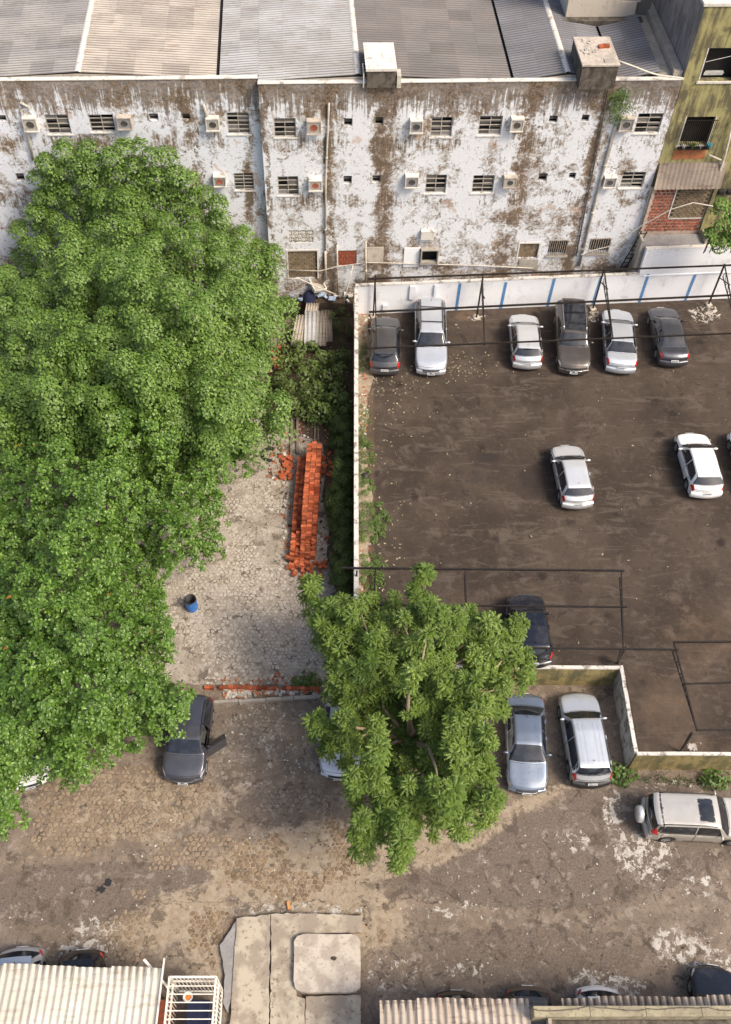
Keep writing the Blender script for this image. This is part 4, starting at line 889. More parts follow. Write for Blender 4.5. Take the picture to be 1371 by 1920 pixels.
def make_car(name,label,ty,near,far,hfar,front,mat,z0=0.,W=1.75,group=None,extra=(),Lfix=None,H=None,cat='car',lat=None,zn=.35):
    A=G(near[0],near[1],z0+zn); B=G(far[0],far[1],z0+hfar)
    A[2]=B[2]=z0
    if Lfix:
        d=(B-A)/np.linalg.norm(B-A)
        if lat: d=np.array([lat[0],lat[1],0.])/math.hypot(*lat)
        B=A+d*Lfix
    L=float(np.linalg.norm(B-A)); C_=(A+B)/2; d=(A-B) if front=='near' else (B-A)
    rz=math.atan2(d[1],d[0]); 
    root=E_(name,(C_[0],C_[1],z0),rz,label,cat,group); c=Car(ty,L,W,H); T=c.T; m=M[mat]
    def bd(mb,nm,mt,sm=True,par=root):
        o=mb.build(nm,mt,None,sm); o.parent=par; return o
    # shell
    xs=sorted(set([round(L*i/54,4) for i in range(55)]+[x+dx for x in c.xw for dx in (-.4,-.36,-.2,0,.2,.36,.4)]))
    vs_=[-9+i*.6 for i in range(31)]; vs_=[v if abs(v)>1e-6 else 0 for v in vs_]
    opendoor='open_door' in extra
    mb=MB(); rows=[[c.S(x,v) for v in vs_] for x in xs]
    n0=len(mb.v)
    dX=(L*T['cowl']+.30,L*T['pb']-.05)
    for row in rows: mb.v+=[tuple(p) for p in row]
    nc=len(vs_)
    for i in range(len(xs)-1):
        for j in range(nc-1):
            a=i*nc+j
            if opendoor and dX[0]<(xs[i]+xs[i+1])/2<dX[1] and (vs_[j]+vs_[j+1])/2>2.6 and (vs_[j]+vs_[j+1])/2<8: continue
            mb.f.append((a,a+nc,a+nc+1,a+1)); mb.m.append(0)
    mb.f.append(tuple(range(nc))[::1]); mb.m.append(0); b0=(len(xs)-1)*nc; mb.f.append(tuple(range(b0+nc-1,b0-1,-1))); mb.m.append(0)
    bd(mb,'body',m)
    mb=MB(); mb.b2(-L/2+.25,-W/2+.1,.2,L/2-.25,W/2-.1,.5); bd(mb,'underbody',M['plastic'],False)
    # glass
    cw,rf,rr,rg=T['cowl']*L,T['rf']*L,T['rr']*L,T['rg']*L
    def black(patches,nm,mt,off,par=root):
        q=MB()
        for (a,b,c_,d_,v0,v1,n_,k_) in patches: c.patch(q,a,b,c_,d_,v0,v1,n_,k_,off)
        return bd(q,nm,mt,True,par)
    mb=MB(); 
    # windscreen as rows across the car
    def glass_across(x0,x1,va,vb,nm,off=.010):
        q=MB(); rows=[]
        for i in range(7):
            x=lerp(x0,x1,i/6); vm=lerp(va,vb,i/6); rows.append([c.S(x,lerp(-vm,vm,j/12))+c.N(x,lerp(-vm,vm,j/12))*off for j in range(13)])
        q.grid(rows); return bd(q,nm,M['glass'],True)
    glass_across(cw+.03,rf-.04,4.15,2.75,'windscreen')
    glass_across(rg-.03,rr+.05,3.7 if ty!='sedan' else 3.9,2.7,'rear_window')
    for sg in (1,-1):
        x0,xb,xc=cw+.34,T['pb']*L,T['pc']*L
        if not(opendoor and sg>0): black([(x0,xb-.03,rf+.06,xb-.03,sg*4.75,sg*3.15,6,3)],'side_window',M['glass'],.008)
        black([(xb+.03,xc+.10,xb+.03,xc-.12,sg*4.75,sg*3.15,6,3)],'side_window',M['glass'],.008)
        if ty in('suv','boxy'): black([(xc+.14,min(rr,xc+.1)+.16*L/4.4,xc-.06,xc+.16,sg*4.7,sg*3.3,3,3)],'quarter_window',M['glass'],.008)
        # doors: seams then panels
        for (a,b) in ((cw+.22,xb),(xb,xc-.02)):
            if opendoor and sg>0 and a<xb-.1: continue
            black([(a,b,a,b,sg*8.0,sg*5.05,6,3)],'door_seam',M['plastic'],.003)
            dr=black([(a+.018,b-.018,a+.018,b-.018,sg*7.9,sg*5.1,6,3)],'door',m,.007)
            q=MB(); p=c.S(b-.18,sg*5.6); q.box((p.x,p.y+sg*.02,p.z),(.17,.035,.03)); bd(q,'handle',M['chrome'] if mat in('white',) else m,False,dr)
        # belt trim
        black([(cw+.3,xc+.12,cw+.3,xc+.12,sg*4.98,sg*4.80,10,1)],'belt_trim',M['chrome'] if 'chrome' in extra else M['plastic'],.012)
        black([(cw+.5,cw*2.6,cw+.5,cw*2.6,sg*8.95,sg*8.55,6,1)],'sill_trim',M['plastic'],.01)
    # hood, roof and tailgate panels
    hw=3.9
    black([(.10,cw-.02,.10,cw-.02,-hw,hw,6,12)],'hood_seam',M['plastic'],.0025)
    black([(.115,cw-.035,.115,cw-.035,-hw+.09,hw-.09,6,12)],'hood',m,.006)
    black([(.12,cw-.05,.12,cw-.05,-2.3,-2.22,4,1),(.12,cw-.05,.12,cw-.05,2.22,2.3,4,1)],'hood_crease',M['plastic'] if mat in('silver','silver2') else m,.0075)
    if ty=='sedan':
        black([(rg+.02,L-.05,rg+.02,L-.05,-3.7,3.7,4,12)],'boot_seam',M['plastic'],.0025); bl=black([(rg+.035,L-.065,rg+.035,L-.065,-3.6,3.6,4,12)],'boot_lid',m,.006)
    else:
        black([(rg-.02,L-.02,rg-.02,L-.02,-4.0,4.0,3,12)],'tailgate_seam',M['plastic'],.0025); bl=black([(rg+.0,L-.03,rg+.0,L-.03,-3.9,3.9,3,12)],'tailgate',m,.006)
        q=MB(); q.grid([[c.S(lerp(rr-.10,rr+.04,i/3),lerp(-2.6,2.6,j/8))+Vector((-.03*i,0,.012+.008*i)) for j in range(9)] for i in range(4)]); bd(q,'roof_spoiler',m)
    if 'glassroof' in extra:
        q=MB(); c.patch(q,rf+.12,rr-.15,rf+.12,rr-.15,-2.1,2.1,8,6,.008); bd(q,'glass_roof',M['glass'])
    if 'sunroof' in extra:
        q=MB(); c.patch(q,rf+.22,rf+.85,rf+.22,rf+.85,-1.5,1.5,4,6,.008); bd(q,'sunroof_frame',M['plastic']); q=MB(); c.patch(q,rf+.27,rf+.80,rf+.27,rf+.80,-1.38,1.38,4,6,.013); bd(q,'sunroof',M['glass'])
    if 'rails' in extra:
        for sg in (1,-1):
            pts=[c.S(lerp(rf+.15,rr-.12,i/8),sg*2.55)+Vector((0,0,.05 if 0<i<8 else .0)) for i in range(9)]; q=MB(); q.tube(pts,.022,6); bd(q,'roof_rail',M['chrome' if 'glassroof' in extra else 'plastic'])
        if 'bars' in extra:
            for f_ in (.25,.7):
                x=lerp(rf,rr,f_); a_=c.S(x,2.6)+Vector((0,0,.07)); b_=c.S(x,-2.6)+Vector((0,0,.07)); q=MB(); q.bar(a_,b_,.05,.03); bd(q,'cross_bar',M['plastic'],False)
    if 'ribs' in extra or ty in('boxy',):
        q=MB()
        for v in (-2.1,-1.4,1.4,2.1,-.7,.7): c.patch(q,rf+.2,rr-.1,rf+.2,rr-.1,v-.05,v+.05,6,1,.010)
        bd(q,'roof_rib',m)
    # roof side gutters
    for sg in (1,-1): black([(rf+.05,rr-.05,rf+.05,rr-.05,sg*2.78,sg*2.70,8,1)],'roof_gutter',M['plastic'],.006)
    q=MB(); p=c.S(lerp(rf,rr,.9 if ty!='sedan' else .93),0)+Vector((0,0,.01)); q.bar(p,p+Vector((-.10,0,.09)),.018); bd(q,'antenna',M['plastic'],False)
    # wipers
    q=MB()
    for y_ in (-.35,.25):
        a_=c.S(cw+.04,0); v_=y_/W*8; q.bar(c.S(cw+.03,v_)+Vector((0,0,.03)),c.S(cw+.09,v_+3)+Vector((0,0,.035)),.018)
    bd(q,'wiper',M['plastic'],False)
    # lamps
    for sg in (1,-1):
        q=MB(); c.patch(q,.02,.42,.06,.20,sg*5.8,sg*3.1,5,4,.012); bd(q,'headlight',M['lamp'])
        q=MB()
        if ty=='sedan': c.patch(q,L-.42,L-.01,L-.22,L-.02,sg*6.0,sg*2.9,4,4,.012)
        else: c.patch(q,L-.30*L/4.2,L-.01,L-.16,L-.01,sg*6.6,sg*(3.0 if 'slim' not in extra else 3.6),4,4,.014)
        bd(q,'tail_light',M['red'])
    # fascias and bumpers
    def fasc(sign,z0_,z1_,wf,out,nm,mt,th=.10):
        q=MB(); rows=[]
        for j in range(13):
            t=-1+j/6; y_=t*W/2*wf; bow=(.20 if sign>0 else .15)*(y_/(W/2))**2
            xo=L/2-bow+out*(1-.25*t*t) if sign>0 else -(L/2-bow+out*(1-.25*t*t)); xi=xo-sign*th
            rows.append([(xi,y_,z1_),(xo-sign*.03,y_,z1_),(xo,y_,z1_-.05),(xo,y_,z0_+.05),(xo-sign*.05,y_,z0_),(xi,y_,z0_)])
        q.grid(rows); q.face(*rows[0][::-1]); q.face(*rows[-1]); return bd(q,nm,mt)
    kz=c.k
    ftop=c.top(0.02)
    fb_=fasc(1,.24,ftop-.14,.90,.05,'front_bumper',m,.2); fasc(1,ftop-.25,ftop-.08,.52,.075,'grille',M['plastic']); fasc(1,.27,.38,.55,.075,'lower_grille',M['plastic'],.05); fasc(1,ftop-.16,ftop-.12,.50,.082,'grille_trim',M['chrome'],.03)
    q=MB(); q.lathe((L/2+.10,0,ftop-.16),[(.001,.012),(.05,.01),(.06,0)],10,'X'); bd(q,'badge',M['chrome'])
    rtop=c.top(L-.02)
    rbm=M['plastic'] if 'darkbump' in extra else m
    fasc(-1,.26,min(.62,rtop-.12),.93,.07,'rear_bumper',rbm,.2); fasc(-1,.24,.34,.7,.075,'rear_valance',M['plastic'],.05)
    for sign in (1,-1):
        q=MB(); zc=.46 if sign>0 else (.72 if ty!='hatch' else .66); xx=sign*(L/2+(.088 if sign>0 else .055)); q.box((xx,0,zc),(.02,.42,.13),0,tilt=(0,-sign*.25)); pl=bd(q,'licence_plate',M['plate'],False)
        q=MB()
        for i in range(7): q.box((xx+sign*.013+.0,(-.145+i*.048)+(0.012 if i>2 else 0),zc),(.004,.028,.062),0,tilt=(0,-sign*.25))
        bd(q,'plate_lettering',M['ink'],False,pl)
    # mirrors
    for sg in (1,-1):
        p=c.S(cw+.38,sg*4.6); q=MB(); n=8
        q.lathe((p.x,0,0),[(.0,-.11),(.05,-.10),(.075,-.02),(.075,.05),(.045,.11),(0,.115)],8,'Y')
        q.v=[(p.x+(a-p.x)*.75,p.y+sg*.13+b,p.z+.06+cz*.85) for a,b,cz in q.v]; q.bar(p+Vector((0,-sg*.02,.03)),p+Vector((0,sg*.08,.05)),.05); bd(q,'mirror',m if mat!='grey_blue' else M['plastic'])
    # wheels
    for xw_ in c.xw:
        for sg in (1,-1):
            wx=L/2-xw_; wy=sg*(W/2-.12); q=MB(); rw=c.rw
            q.lathe((wx,wy,rw),[(rw*.60,-.095),(rw*.93,-.10),(rw,-.07),(rw,.07),(rw*.93,.10),(rw*.60,.095),(rw*.60,-.095)],20,'Y'); wh=bd(q,'wheel',M['rubber'])
            q=MB(); yo=wy+sg*.085; q.lathe((wx,yo,rw),[(rw*.62,0),(rw*.58,-sg*.0+sg*.012),(rw*.54,0)],20,'Y'); q.lathe((wx,yo,rw),[(.0,sg*.02),(.05,sg*.018),(.07,0)],10,'Y')
            for k in range(7):
                a_=2*math.pi*k/7; q.bar((wx,yo+sg*.006,rw),(wx+math.cos(a_)*rw*.57,yo,rw+math.sin(a_)*rw*.57),.035,.03)
            bd(q,'rim',M['rim'],False,wh); q=MB(); q.lathe((wx,wy+sg*.03,rw),[(.001,0),(rw*.6,0)],16,'Y'); bd(q,'brake_disc',M['plastic'],False,wh)
    if opendoor:
        q=MB(); q.b2(L/2-dX[1],-W/2+.18,.3,L/2-dX[0],W/2-.16,.5); q.b2(L/2-dX[1]-.1,.08,.5,L/2-dX[1]+.5,W/2-.22,.68); q.box((L/2-dX[1]-.12,.42,.85),(.16,.5,.7)); q.box((L/2-dX[0]-.05,.2,.85),(.3,1.1,.25)); bd(q,'cabin_seat',M['seat'],False)
        # the door swung out about its front hinge
        hx=L/2-dX[0]; dl=dX[1]-dX[0]; hy=W/2-.02; an=R(52)
        dx_,dy_=-math.cos(an),math.sin(an)
        def dp(a_,z_,o_=0): return (hx+dx_*a_-dy_*o_*-1*0+(-dy_)*o_*0+dy_*o_, hy+dy_*a_-dx_*o_, z_)
        q=MB()
        def slab(q,a0,a1,z0_,z1_,o0,o1):
            P_=[dp(a,z,o) for a in (a0,a1) for z in (z0_,z1_) for o in (o0,o1)]; n=len(q.v); q.v+=P_
            for f in ((0,1,3,2),(4,6,7,5),(0,4,5,1),(2,3,7,6),(0,2,6,4),(1,5,7,3)): q.f.append(tuple(n+i for i in f)); q.m.append(0)
        slab(q,0,dl,.30,.98,-.03,.05); od=bd(q,'open_front_door',m,False)
        q=MB(); slab(q,.10,dl-.05,.38,.90,-.055,-.032); bd(q,'door_lining',M['plastic'],False,od)
        q=MB(); slab(q,.30,dl,.98,1.02,-.01,.03); slab(q,dl-.05,dl,1.02,1.45,-.01,.03); slab(q,.55,dl-.05,1.41,1.45,-.012,.028)
        P0,P1=Vector(dp(.03,1.0,.01)),Vector(dp(.58,1.43,.01)); q.bar(P0,P1,.04); bd(q,'window_frame',M['plastic'],False,od)
        q=MB(); q.face(dp(.25,1.02,.01),dp(dl-.05,1.02,.01),dp(dl-.05,1.41,.01),dp(.6,1.41,.01)); bd(q,'door_glass',M['glass'],False,od)
    if 'spare' in extra:
        q=MB(); q.lathe((-L/2-.22,0,.88),[(.0,-.14),(.30,-.14),(.36,-.08),(.37,.08),(.33,.12),(.0,.12)],22,'X'); sp=bd(q,'spare_wheel_cover',M['silver2'])
        q=MB(); q.box((-L/2-.05,0,.85),(.2,.3,.3)); bd(q,'spare_bracket',M['plastic'],False,sp)
    return root
g_back='cars parked along the back wall'
make_car('parked_car','dark grey hatchback, tail towards us, in the far left back corner beside the boundary wall','hatch',(721,701),(724,588),.85,'far','grey',LZ,1.7,g_back)
make_car('parked_car','silver people carrier with roof bars, nose towards us, second in the back row','suv',(808,702),(808,552),1.3,'near','silver_blue',LZ,1.78,g_back,('rails','bars'))
make_car('parked_car','silver hatchback, tail towards us, third in the back row beside the empty bay','hatch',(988,690),(982,582),.9,'far','silver',LZ,1.7,g_back,('slim',))
make_car('parked_car','dark brown grey off roader with panoramic glass roof and bright roof rails','suv',(1075,700),(1073,555),1.3,'near','brown_grey',LZ,1.84,g_back,('glassroof','rails','chrome'))
make_car('parked_car','silver saloon, boot towards us, second from the right in the back row','sedan',(1163,698),(1158,574),.85,'far','silver_blue',LZ,1.76,g_back,('chrome',))
make_car('parked_car','dark grey saloon, boot towards us, rightmost of the back row','sedan',(1262,685),(1242,570),.85,'far','grey_blue',LZ,1.72,g_back)
make_car('parked_car','silver hatchback standing alone in the middle of the lot','hatch',(1083,952),(1062,828),.9,'far','silver2',LZ,1.68,None,('slim',))
make_car('parked_car','white hatchback with round haunches near the right edge of the lot','hatch',(1324,932),(1297,805),.9,'far','white',LZ,1.74)
make_car('parked_car','white car cut off by the right edge of the photo beside the white hatchback','hatch',(1428,934),(1396,800),.9,'far','white',LZ,1.74)
make_car('parked_car','dark navy off roader under the near canopy frame behind the tree','suv',(999,1250),(985,1110),.95,'far','navy',LZ,1.74)
make_car('parked_car','steel blue saloon, nose towards us, below the mossy retaining wall','sedan',(988,1487),(984,1298),.95,'near','blue',0,1.76,None,('chrome',))
make_car('parked_car','silver grey crossover, tail towards us, between the blue saloon and the pale wall','suv',(1108,1475),(1083,1294),.95,'far','silver_blue',0,1.78,None,('ribs','darkbump'))
make_car('parked_car','silver off roader parked side on with a spare wheel cover and sunroof','boxy',(1200,1540),(1300,1543),0,'far','beige',0,1.78,None,('sunroof','spare','rails'),Lfix=4.5,lat=(1,-.045),zn=0)
make_car('parked_car','dark grey off roader with its front door swung open, beside the broadleaf tree','suv',(344,1468),(362,1292),1.4,'near','grey_blue',0,1.84,None,('open_door','rails'))
make_car('parked_car','white car mostly hidden by the broadleaf tree at the far left, bumper showing','hatch',(58,1476),(34,1305),.95,'near','white',0,1.74,Lfix=4.0)
make_car('parked_car','pale blue white car under the left side of the feathery tree','sedan',(635,1460),(650,1290),.95,'near','silver_blue',0,1.74)
make_car('parked_car','white car almost fully covered by the right side of the feathery tree','hatch',(872,1465),(872,1300),.95,'near','white',0,1.72)
gb='cars sheltering below the ribbed roofs at the bottom'
make_car('parked_car','pale blue car at the far left bottom, half under the ribbed roof','hatch',(22,2000),(24,1834),1.5,'near','silver_blue',0,1.74,gb,Lfix=4.0)
make_car('parked_car','black car with a red tail lamp half under the left ribbed roof','hatch',(142,2005),(142,1838),1.5,'near','black',0,1.7,gb,Lfix=4.0)
make_car('parked_car','black car barely showing above the right ribbed roof, leftmost there','hatch',(860,2090),(861,1908),1.5,'near','black',0,1.6,gb,Lfix=4.0)
make_car('parked_car','dark grey car with two red tail lamps above the right ribbed roof','hatch',(998,2080),(998,1898),1.5,'near','brown_grey',0,1.72,gb,Lfix=4.0)
make_car('parked_car','white hatchback with dark rear glass above the ochre concrete beam','hatch',(1136,2080),(1135,1906),1.5,'near','white',0,1.68,gb,Lfix=4.0)
make_car('parked_car','glossy dark navy car at the bottom right corner by the white stain','sedan',(1348,2050),(1346,1862),.95,'far','navy',0,1.78,gb,Lfix=4.3)

# ---------------------------------------------------------------- foliage
def rotmats(dirs,spin):
    z=dirs/np.linalg.norm(dirs,axis=1,keepdims=True); up=np.where(np.abs(z[:,2:3])>.95,np.array([[1.,0,0]]),np.array([[0,0,1.]]))
    x=np.cross(up,z); x/=np.linalg.norm(x,axis=1,keepdims=True); y=np.cross(z,x); c=np.cos(spin)[:,None]; s=np.sin(spin)[:,None]
    x2=x*c+y*s; y2=-x*s+y*c; return np.stack([x2,y2,z],2)   # columns
def scatter(name,V0,F0,pos,dirs,scale,mat,parent,off=(0,0,0),seed=0):
    r_=np.random.RandomState(seed); n=len(pos); Rm=rotmats(dirs,r_.uniform(0,6.28,n))
    V=np.einsum('nij,vj->nvi',Rm,V0)*scale[:,None,None]+pos[:,None,:]
    Fa=(F0[None]+ (np.arange(n)*len(V0))[:,None,None]).reshape(-1,F0.shape[1])
    return bulk(name,V.reshape(-1,3),Fa,mat,parent,False,off)
def tmpl_rosette(n=10,l=.25,w=.11,seed=1):
    r_=random.Random(seed); V=[];Fc=[]
    for k in range(n):
        a=2*math.pi*k/n*1.0+r_.uniform(-.25,.25); el_=r_.uniform(.55,1.2) if k%2 else r_.uniform(.1,.6); ll=l*r_.uniform(.8,1.1); ww=w*r_.uniform(.85,1.1)
        ca,sa=math.cos(a),math.sin(a)
        def pt(t,s_,lift): 
            rr=ll*t; return (ca*rr*math.cos(el_)-sa*s_, sa*rr*math.cos(el_)+ca*s_, rr*math.sin(el_)-lift*ll*t*t*.35+abs(s_)*.35)
        n0=len(V); V+= [pt(.08,0,1),pt(.5,-ww*.36,1),pt(.5,0,1),pt(.5,ww*.36,1),pt(.82,-ww*.5,1),pt(.82,0,1),pt(.82,ww*.5,1),pt(1.0,-ww*.2,1),pt(1.03,0,1),pt(1.0,ww*.2,1)]
        Fc+=[(n0,n0,n0+1,n0+2),(n0,n0,n0+2,n0+3),(n0+1,n0+4,n0+5,n0+2),(n0+2,n0+5,n0+6,n0+3),(n0+4,n0+7,n0+8,n0+5),(n0+5,n0+8,n0+9,n0+6)]
    V=np.array(V); T=[]
    for f in Fc:
        if f[0]==f[1]: T.append((f[0],f[2],f[3]))
        else: T.append((f[0],f[1],f[2])); T.append((f[0],f[2],f[3]))
    return V,np.array(T)
def tmpl_frond(n=13,l=.42,seed=2):
    r_=random.Random(seed); V=[];T=[]
    for k in range(n):
        a=2*math.pi*k/n+r_.uniform(-.16,.16); el_=r_.uniform(.35,1.0) if k%2 else r_.uniform(-.1,.35); ll=l*r_.uniform(.8,1.1); ca,sa=math.cos(a),math.sin(a); wd=.10*l
        def pt(t,s_): rr=ll*t; return (ca*rr*math.cos(el_)-sa*s_,sa*rr*math.cos(el_)+ca*s_,rr*math.sin(el_)-ll*t*t*.38-abs(s_)*.5)
        for q in range(5):                               # leaflets in pairs close along the rib
            t0=.10+.17*q; w_=wd*(1.25 if q in(1,2,3) else .8)
            for sg in (-1,1):
                n0=len(V); V+= [pt(t0,0),pt(t0+.08,sg*w_),pt(t0+.20,sg*w_*.85),pt(t0+.17,0)]; T+= [(n0,n0+1,n0+2),(n0,n0+2,n0+3)] if sg>0 else [(n0,n0+2,n0+1),(n0,n0+3,n0+2)]
    return np.array(V),np.array(T)
def tmpl_spray(n=16,l=.30,seed=3,lw=.055):
    r_=random.Random(seed); V=[];T=[]
    for k in range(n):
        a=r_.uniform(0,6.28); rr=l*math.sqrt(r_.random()); x,y=math.cos(a)*rr,math.sin(a)*rr; z=-rr*rr/l*.8+r_.uniform(-.04,.05); b=a+r_.uniform(-.6,.6); L_=l*r_.uniform(.28,.42); c_,s_=math.cos(b),math.sin(b); ti=r_.uniform(-.6,.2)
        n0=len(V); w_=lw*r_.uniform(.8,1.2)
        V+=[(x,y,z),(x+c_*L_*.5-s_*w_,y+s_*L_*.5+c_*w_,z+ti*L_*.4),(x+c_*L_,y+s_*L_,z+ti*L_),(x+c_*L_*.5+s_*w_,y+s_*L_*.5-c_*w_,z+ti*L_*.4)]; T+=[(n0,n0+2,n0+1),(n0,n0+3,n0+2)]
    return np.array(V),np.array(T)
def in_poly(P,poly):
    x,y=P[:,0],P[:,1]; ins=np.zeros(len(P),bool); n=len(poly)
    for i in range(n):
        x1,y1=poly[i]; x2,y2=poly[(i+1)%n]; c=((y1>y)!=(y2>y))&(x<(x2-x1)*(y-y1)/(y2-y1+1e-9)+x1); ins^=c
    return ins
def dist_poly(P,poly):
    d=np.full(len(P),1e9); n=len(poly)
    for i in range(n):
        a=np.array(poly[i],float); b=np.array(poly[(i+1)%n],float); ab=b-a; t=np.clip(((P-a)@ab)/(ab@ab+1e-9),0,1); q=a+t[:,None]*ab; d=np.minimum(d,np.linalg.norm(P-q,axis=1))
    return d
def clump_centres(poly,sp,rpx,zfun,seed,lobe=None):
    r_=np.random.RandomState(seed); xs=[p[0] for p in poly]; ys=[p[1] for p in poly]; out=[]
    N=int((max(xs)-min(xs))*(max(ys)-min(ys))/(sp*sp)*6); c=np.stack([r_.uniform(min(xs),max(xs),N),r_.uniform(min(ys),max(ys),N)],1)
    ok=in_poly(c,poly); c=c[ok]; d=dist_poly(c,poly); c=c[d>rpx]; d=d[d>rpx]; kept=[]
    for p,dd in zip(c,d):
        if all((p[0]-q[0])**2+(p[1]-q[1])**2>sp*sp for q,_ in kept): kept.append((p,dd))
    lb=[]
    if lobe:
        for p,dd in kept:
            if all((p[0]-q[0])**2+(p[1]-q[1])**2>lobe[0]**2 for q in lb): lb.append(p)
    def dz(p):
        if not lb: return 0
        return -lobe[1]*min((math.hypot(p[0]-q[0],p[1]-q[1])/lobe[0])**2 for q in lb)
    out=[]
    for p,dd in kept:
        q=G(p[0],p[1],zfun(p,dd,r_)+dz(p)); lim=44.6-r_.uniform(0,.8)
        if q[1]>lim: rr_=ray(p[0],p[1]); q=CAM+rr_*(lim/rr_[1])
        out.append((q,dd))
    return out
def tree(name,label,poly,sp,rad,zfun,tmpl,tsc,mat,trunk,bark,density,cname,seed,rpx,layers,inner=.35,lean=.5,big=300,flat=.75,lobe=None):
    root=E_(name,trunk,0,label,'tree')
    cs=clump_centres(poly,sp,rpx,zfun,seed,lobe); r_=np.random.RandomState(seed+5)
    pos=[];dr=[];sc_=[]; mid=np.mean([c for c,_ in cs],axis=0)
    for (c,dd) in cs:
        for li,(dz,fr) in enumerate(layers):
            rr=rad*r_.uniform(.75,1.25); n=int(density*rr*rr*fr); d=r_.normal(size=(n,3)); d/=np.linalg.norm(d,axis=1,keepdims=True)
            d[:,2]=np.where(d[:,2]<-.35,-d[:,2],d[:,2]); rrr=rr*(1-inner*r_.rand(n)**1.5)
            p=c+np.array([0,0,-dz])+d*rrr[:,None]*np.array([1,1,flat])+r_.normal(scale=.06*rad,size=(n,3))
            dd_=d+np.array([0,0,lean]); pos.append(p); dr.append(dd_); sc_.append(tsc*r_.uniform(.75,1.25,n))
    pos=np.concatenate(pos);dr=np.concatenate(dr);sc_=np.concatenate(sc_)
    V0,F0=tmpl[0]; k=len(tmpl); 
    # nearest / largest clusters become individual parts
    vis=PROJ(pos); order=np.argsort(-pos[:,2]+ .0*vis[:,1]); inside=(vis[:,0]>0)&(vis[:,0]<1371)
    cand=[i for i in order if inside[i]][:big*4:4] if big else []
    cand=cand[:big]; mask=np.ones(len(pos),bool); mask[cand]=False
    off=np.array(trunk,float)
    mts=[]
    for (v,f) in tmpl:
        me=bpy.data.meshes.new(cname); me.from_pydata([tuple(map(float,a)) for a in v],[],[tuple(map(int,a)) for a in f]); me.materials.append(mat); mts.append(me)
    if cand:
        Rm=rotmats(dr[cand],r_.uniform(0,6.28,len(cand)))
        for q,i in enumerate(cand):
            o=bpy.data.objects.new(cname,mts[q%k]); COL.objects.link(o); o.parent=root
            mt=Matrix([[*Rm[q][0],0],[*Rm[q][1],0],[*Rm[q][2],0],[0,0,0,1]]); o.matrix_local=Matrix.Translation(Vector([float(a) for a in pos[i]-off]))@mt@Matrix.Scale(float(sc_[i]),4)
    ii=np.where(mask)[0]
    for q in range(k):
        s_=ii[q::k]; o=scatter('foliage',tmpl[q][0],tmpl[q][1],pos[s_],dr[s_],sc_[s_],mat,root,off,seed+q); tag(o,kind='stuff')
    # trunk and limbs
    tp=Vector(tuple(mid)); tp.z=max(2.5,tp.z*.5); base=Vector(trunk); fk=base.lerp(Vector((tp.x,tp.y,tp.z)),.75); fk.z=tp.z
    mb=MB(); mb.tube([base+Vector((0,0,-.1)),base.lerp(fk,.3)+Vector((.1,.05,0)),base.lerp(fk,.7)+Vector((-.08,.06,0)),fk],[.42,.33,.29,.25],10); mb.build('trunk',M[bark],root,True)
    sel=list(range(0,len(cs),max(1,len(cs)//26)))
    for q,i in enumerate(sel):
        c=Vector([float(a) for a in cs[i][0]])
        if (c-fk).length>6.5: continue
        md=fk.lerp(c,.5)+Vector((r_.uniform(-.5,.5),r_.uniform(-.5,.5),r_.uniform(-.1,.6))); q3=md.lerp(c,.55)+Vector((r_.uniform(-.3,.3),r_.uniform(-.3,.3),.15))
        mb=MB(); mb.tube([fk,md,q3,c],[.13,.08,.05,.02],6); mb.build('branch',M[bark],root,True)
    print(name,len(cs),'clumps',len(pos),'clusters')
    return root
polyB=[(-60,520),(0,470),(30,400),(52,385),(48,330),(66,288),(110,258),(170,262),(232,246),(268,248),(325,262),(338,312),(376,295),(398,322),(422,350),(452,408),(482,432),(532,452),(537,525),(572,572),(548,622),(512,640),(505,700),(537,722),(552,785),(515,835),(400,860),(200,840),(-60,840)]
def zB(p,d,r_): return 4.0+7.5*min(1,(d/170))**.55+r_.uniform(-1.1,1.1)
tree('tall_feathery_tree','large light green small leaved tree filling the yard in front of the white block',[(x,y-8) for x,y in polyB],25,.55,zB,[tmpl_spray(15,.36,3,.055),tmpl_spray(13,.32,8,.05),tmpl_spray(16,.40,9,.055)],1.0,M['leaf_tam'],(-9.5,33.5,0),'bark',95,'leaf_spray',21,20,((0,1.0),(1.0,.5),(2.0,.3)),.3,.7,0,.7,(85,2.6))
polyF=[(-60,540),(0,512),(50,500),(110,506),(160,488),(222,478),(252,530),(282,592),(345,588),(382,602),(400,650),(412,692),(450,782),(480,812),(477,852),(460,892),(402,902),(428,962),(402,985),(420,1012),(396,1062),(332,1052),(306,1080),(308,1128),(330,1146),(322,1202),(338,1228),(290,1258),(348,1290),(352,1332),(322,1372),(290,1370),(243,1400),(212,1412),(176,1420),(130,1474),(92,1434),(50,1456),(28,1476),(22,1550),(-60,1570)]
def zF(p,d,r_): return 3.6+5.2*min(1,(d/200))**.6+r_.uniform(-.9,.9)
tree('broadleaf_tree','large glossy broad leaved tree with leaf rosettes over the left of the street',[(x,y-10) for x,y in polyF],23,.46,zF,[tmpl_rosette(9,.215,.095,1),tmpl_rosette(8,.235,.10,4),tmpl_rosette(10,.20,.09,6)],1.0,M['leaf_alm'],(-9.2,22.5,0),'bark',72,'leaf_cluster',31,13,((0,1.0),(.7,.7),(1.5,.5)),.3,1.1,300,.7,(95,2.6))
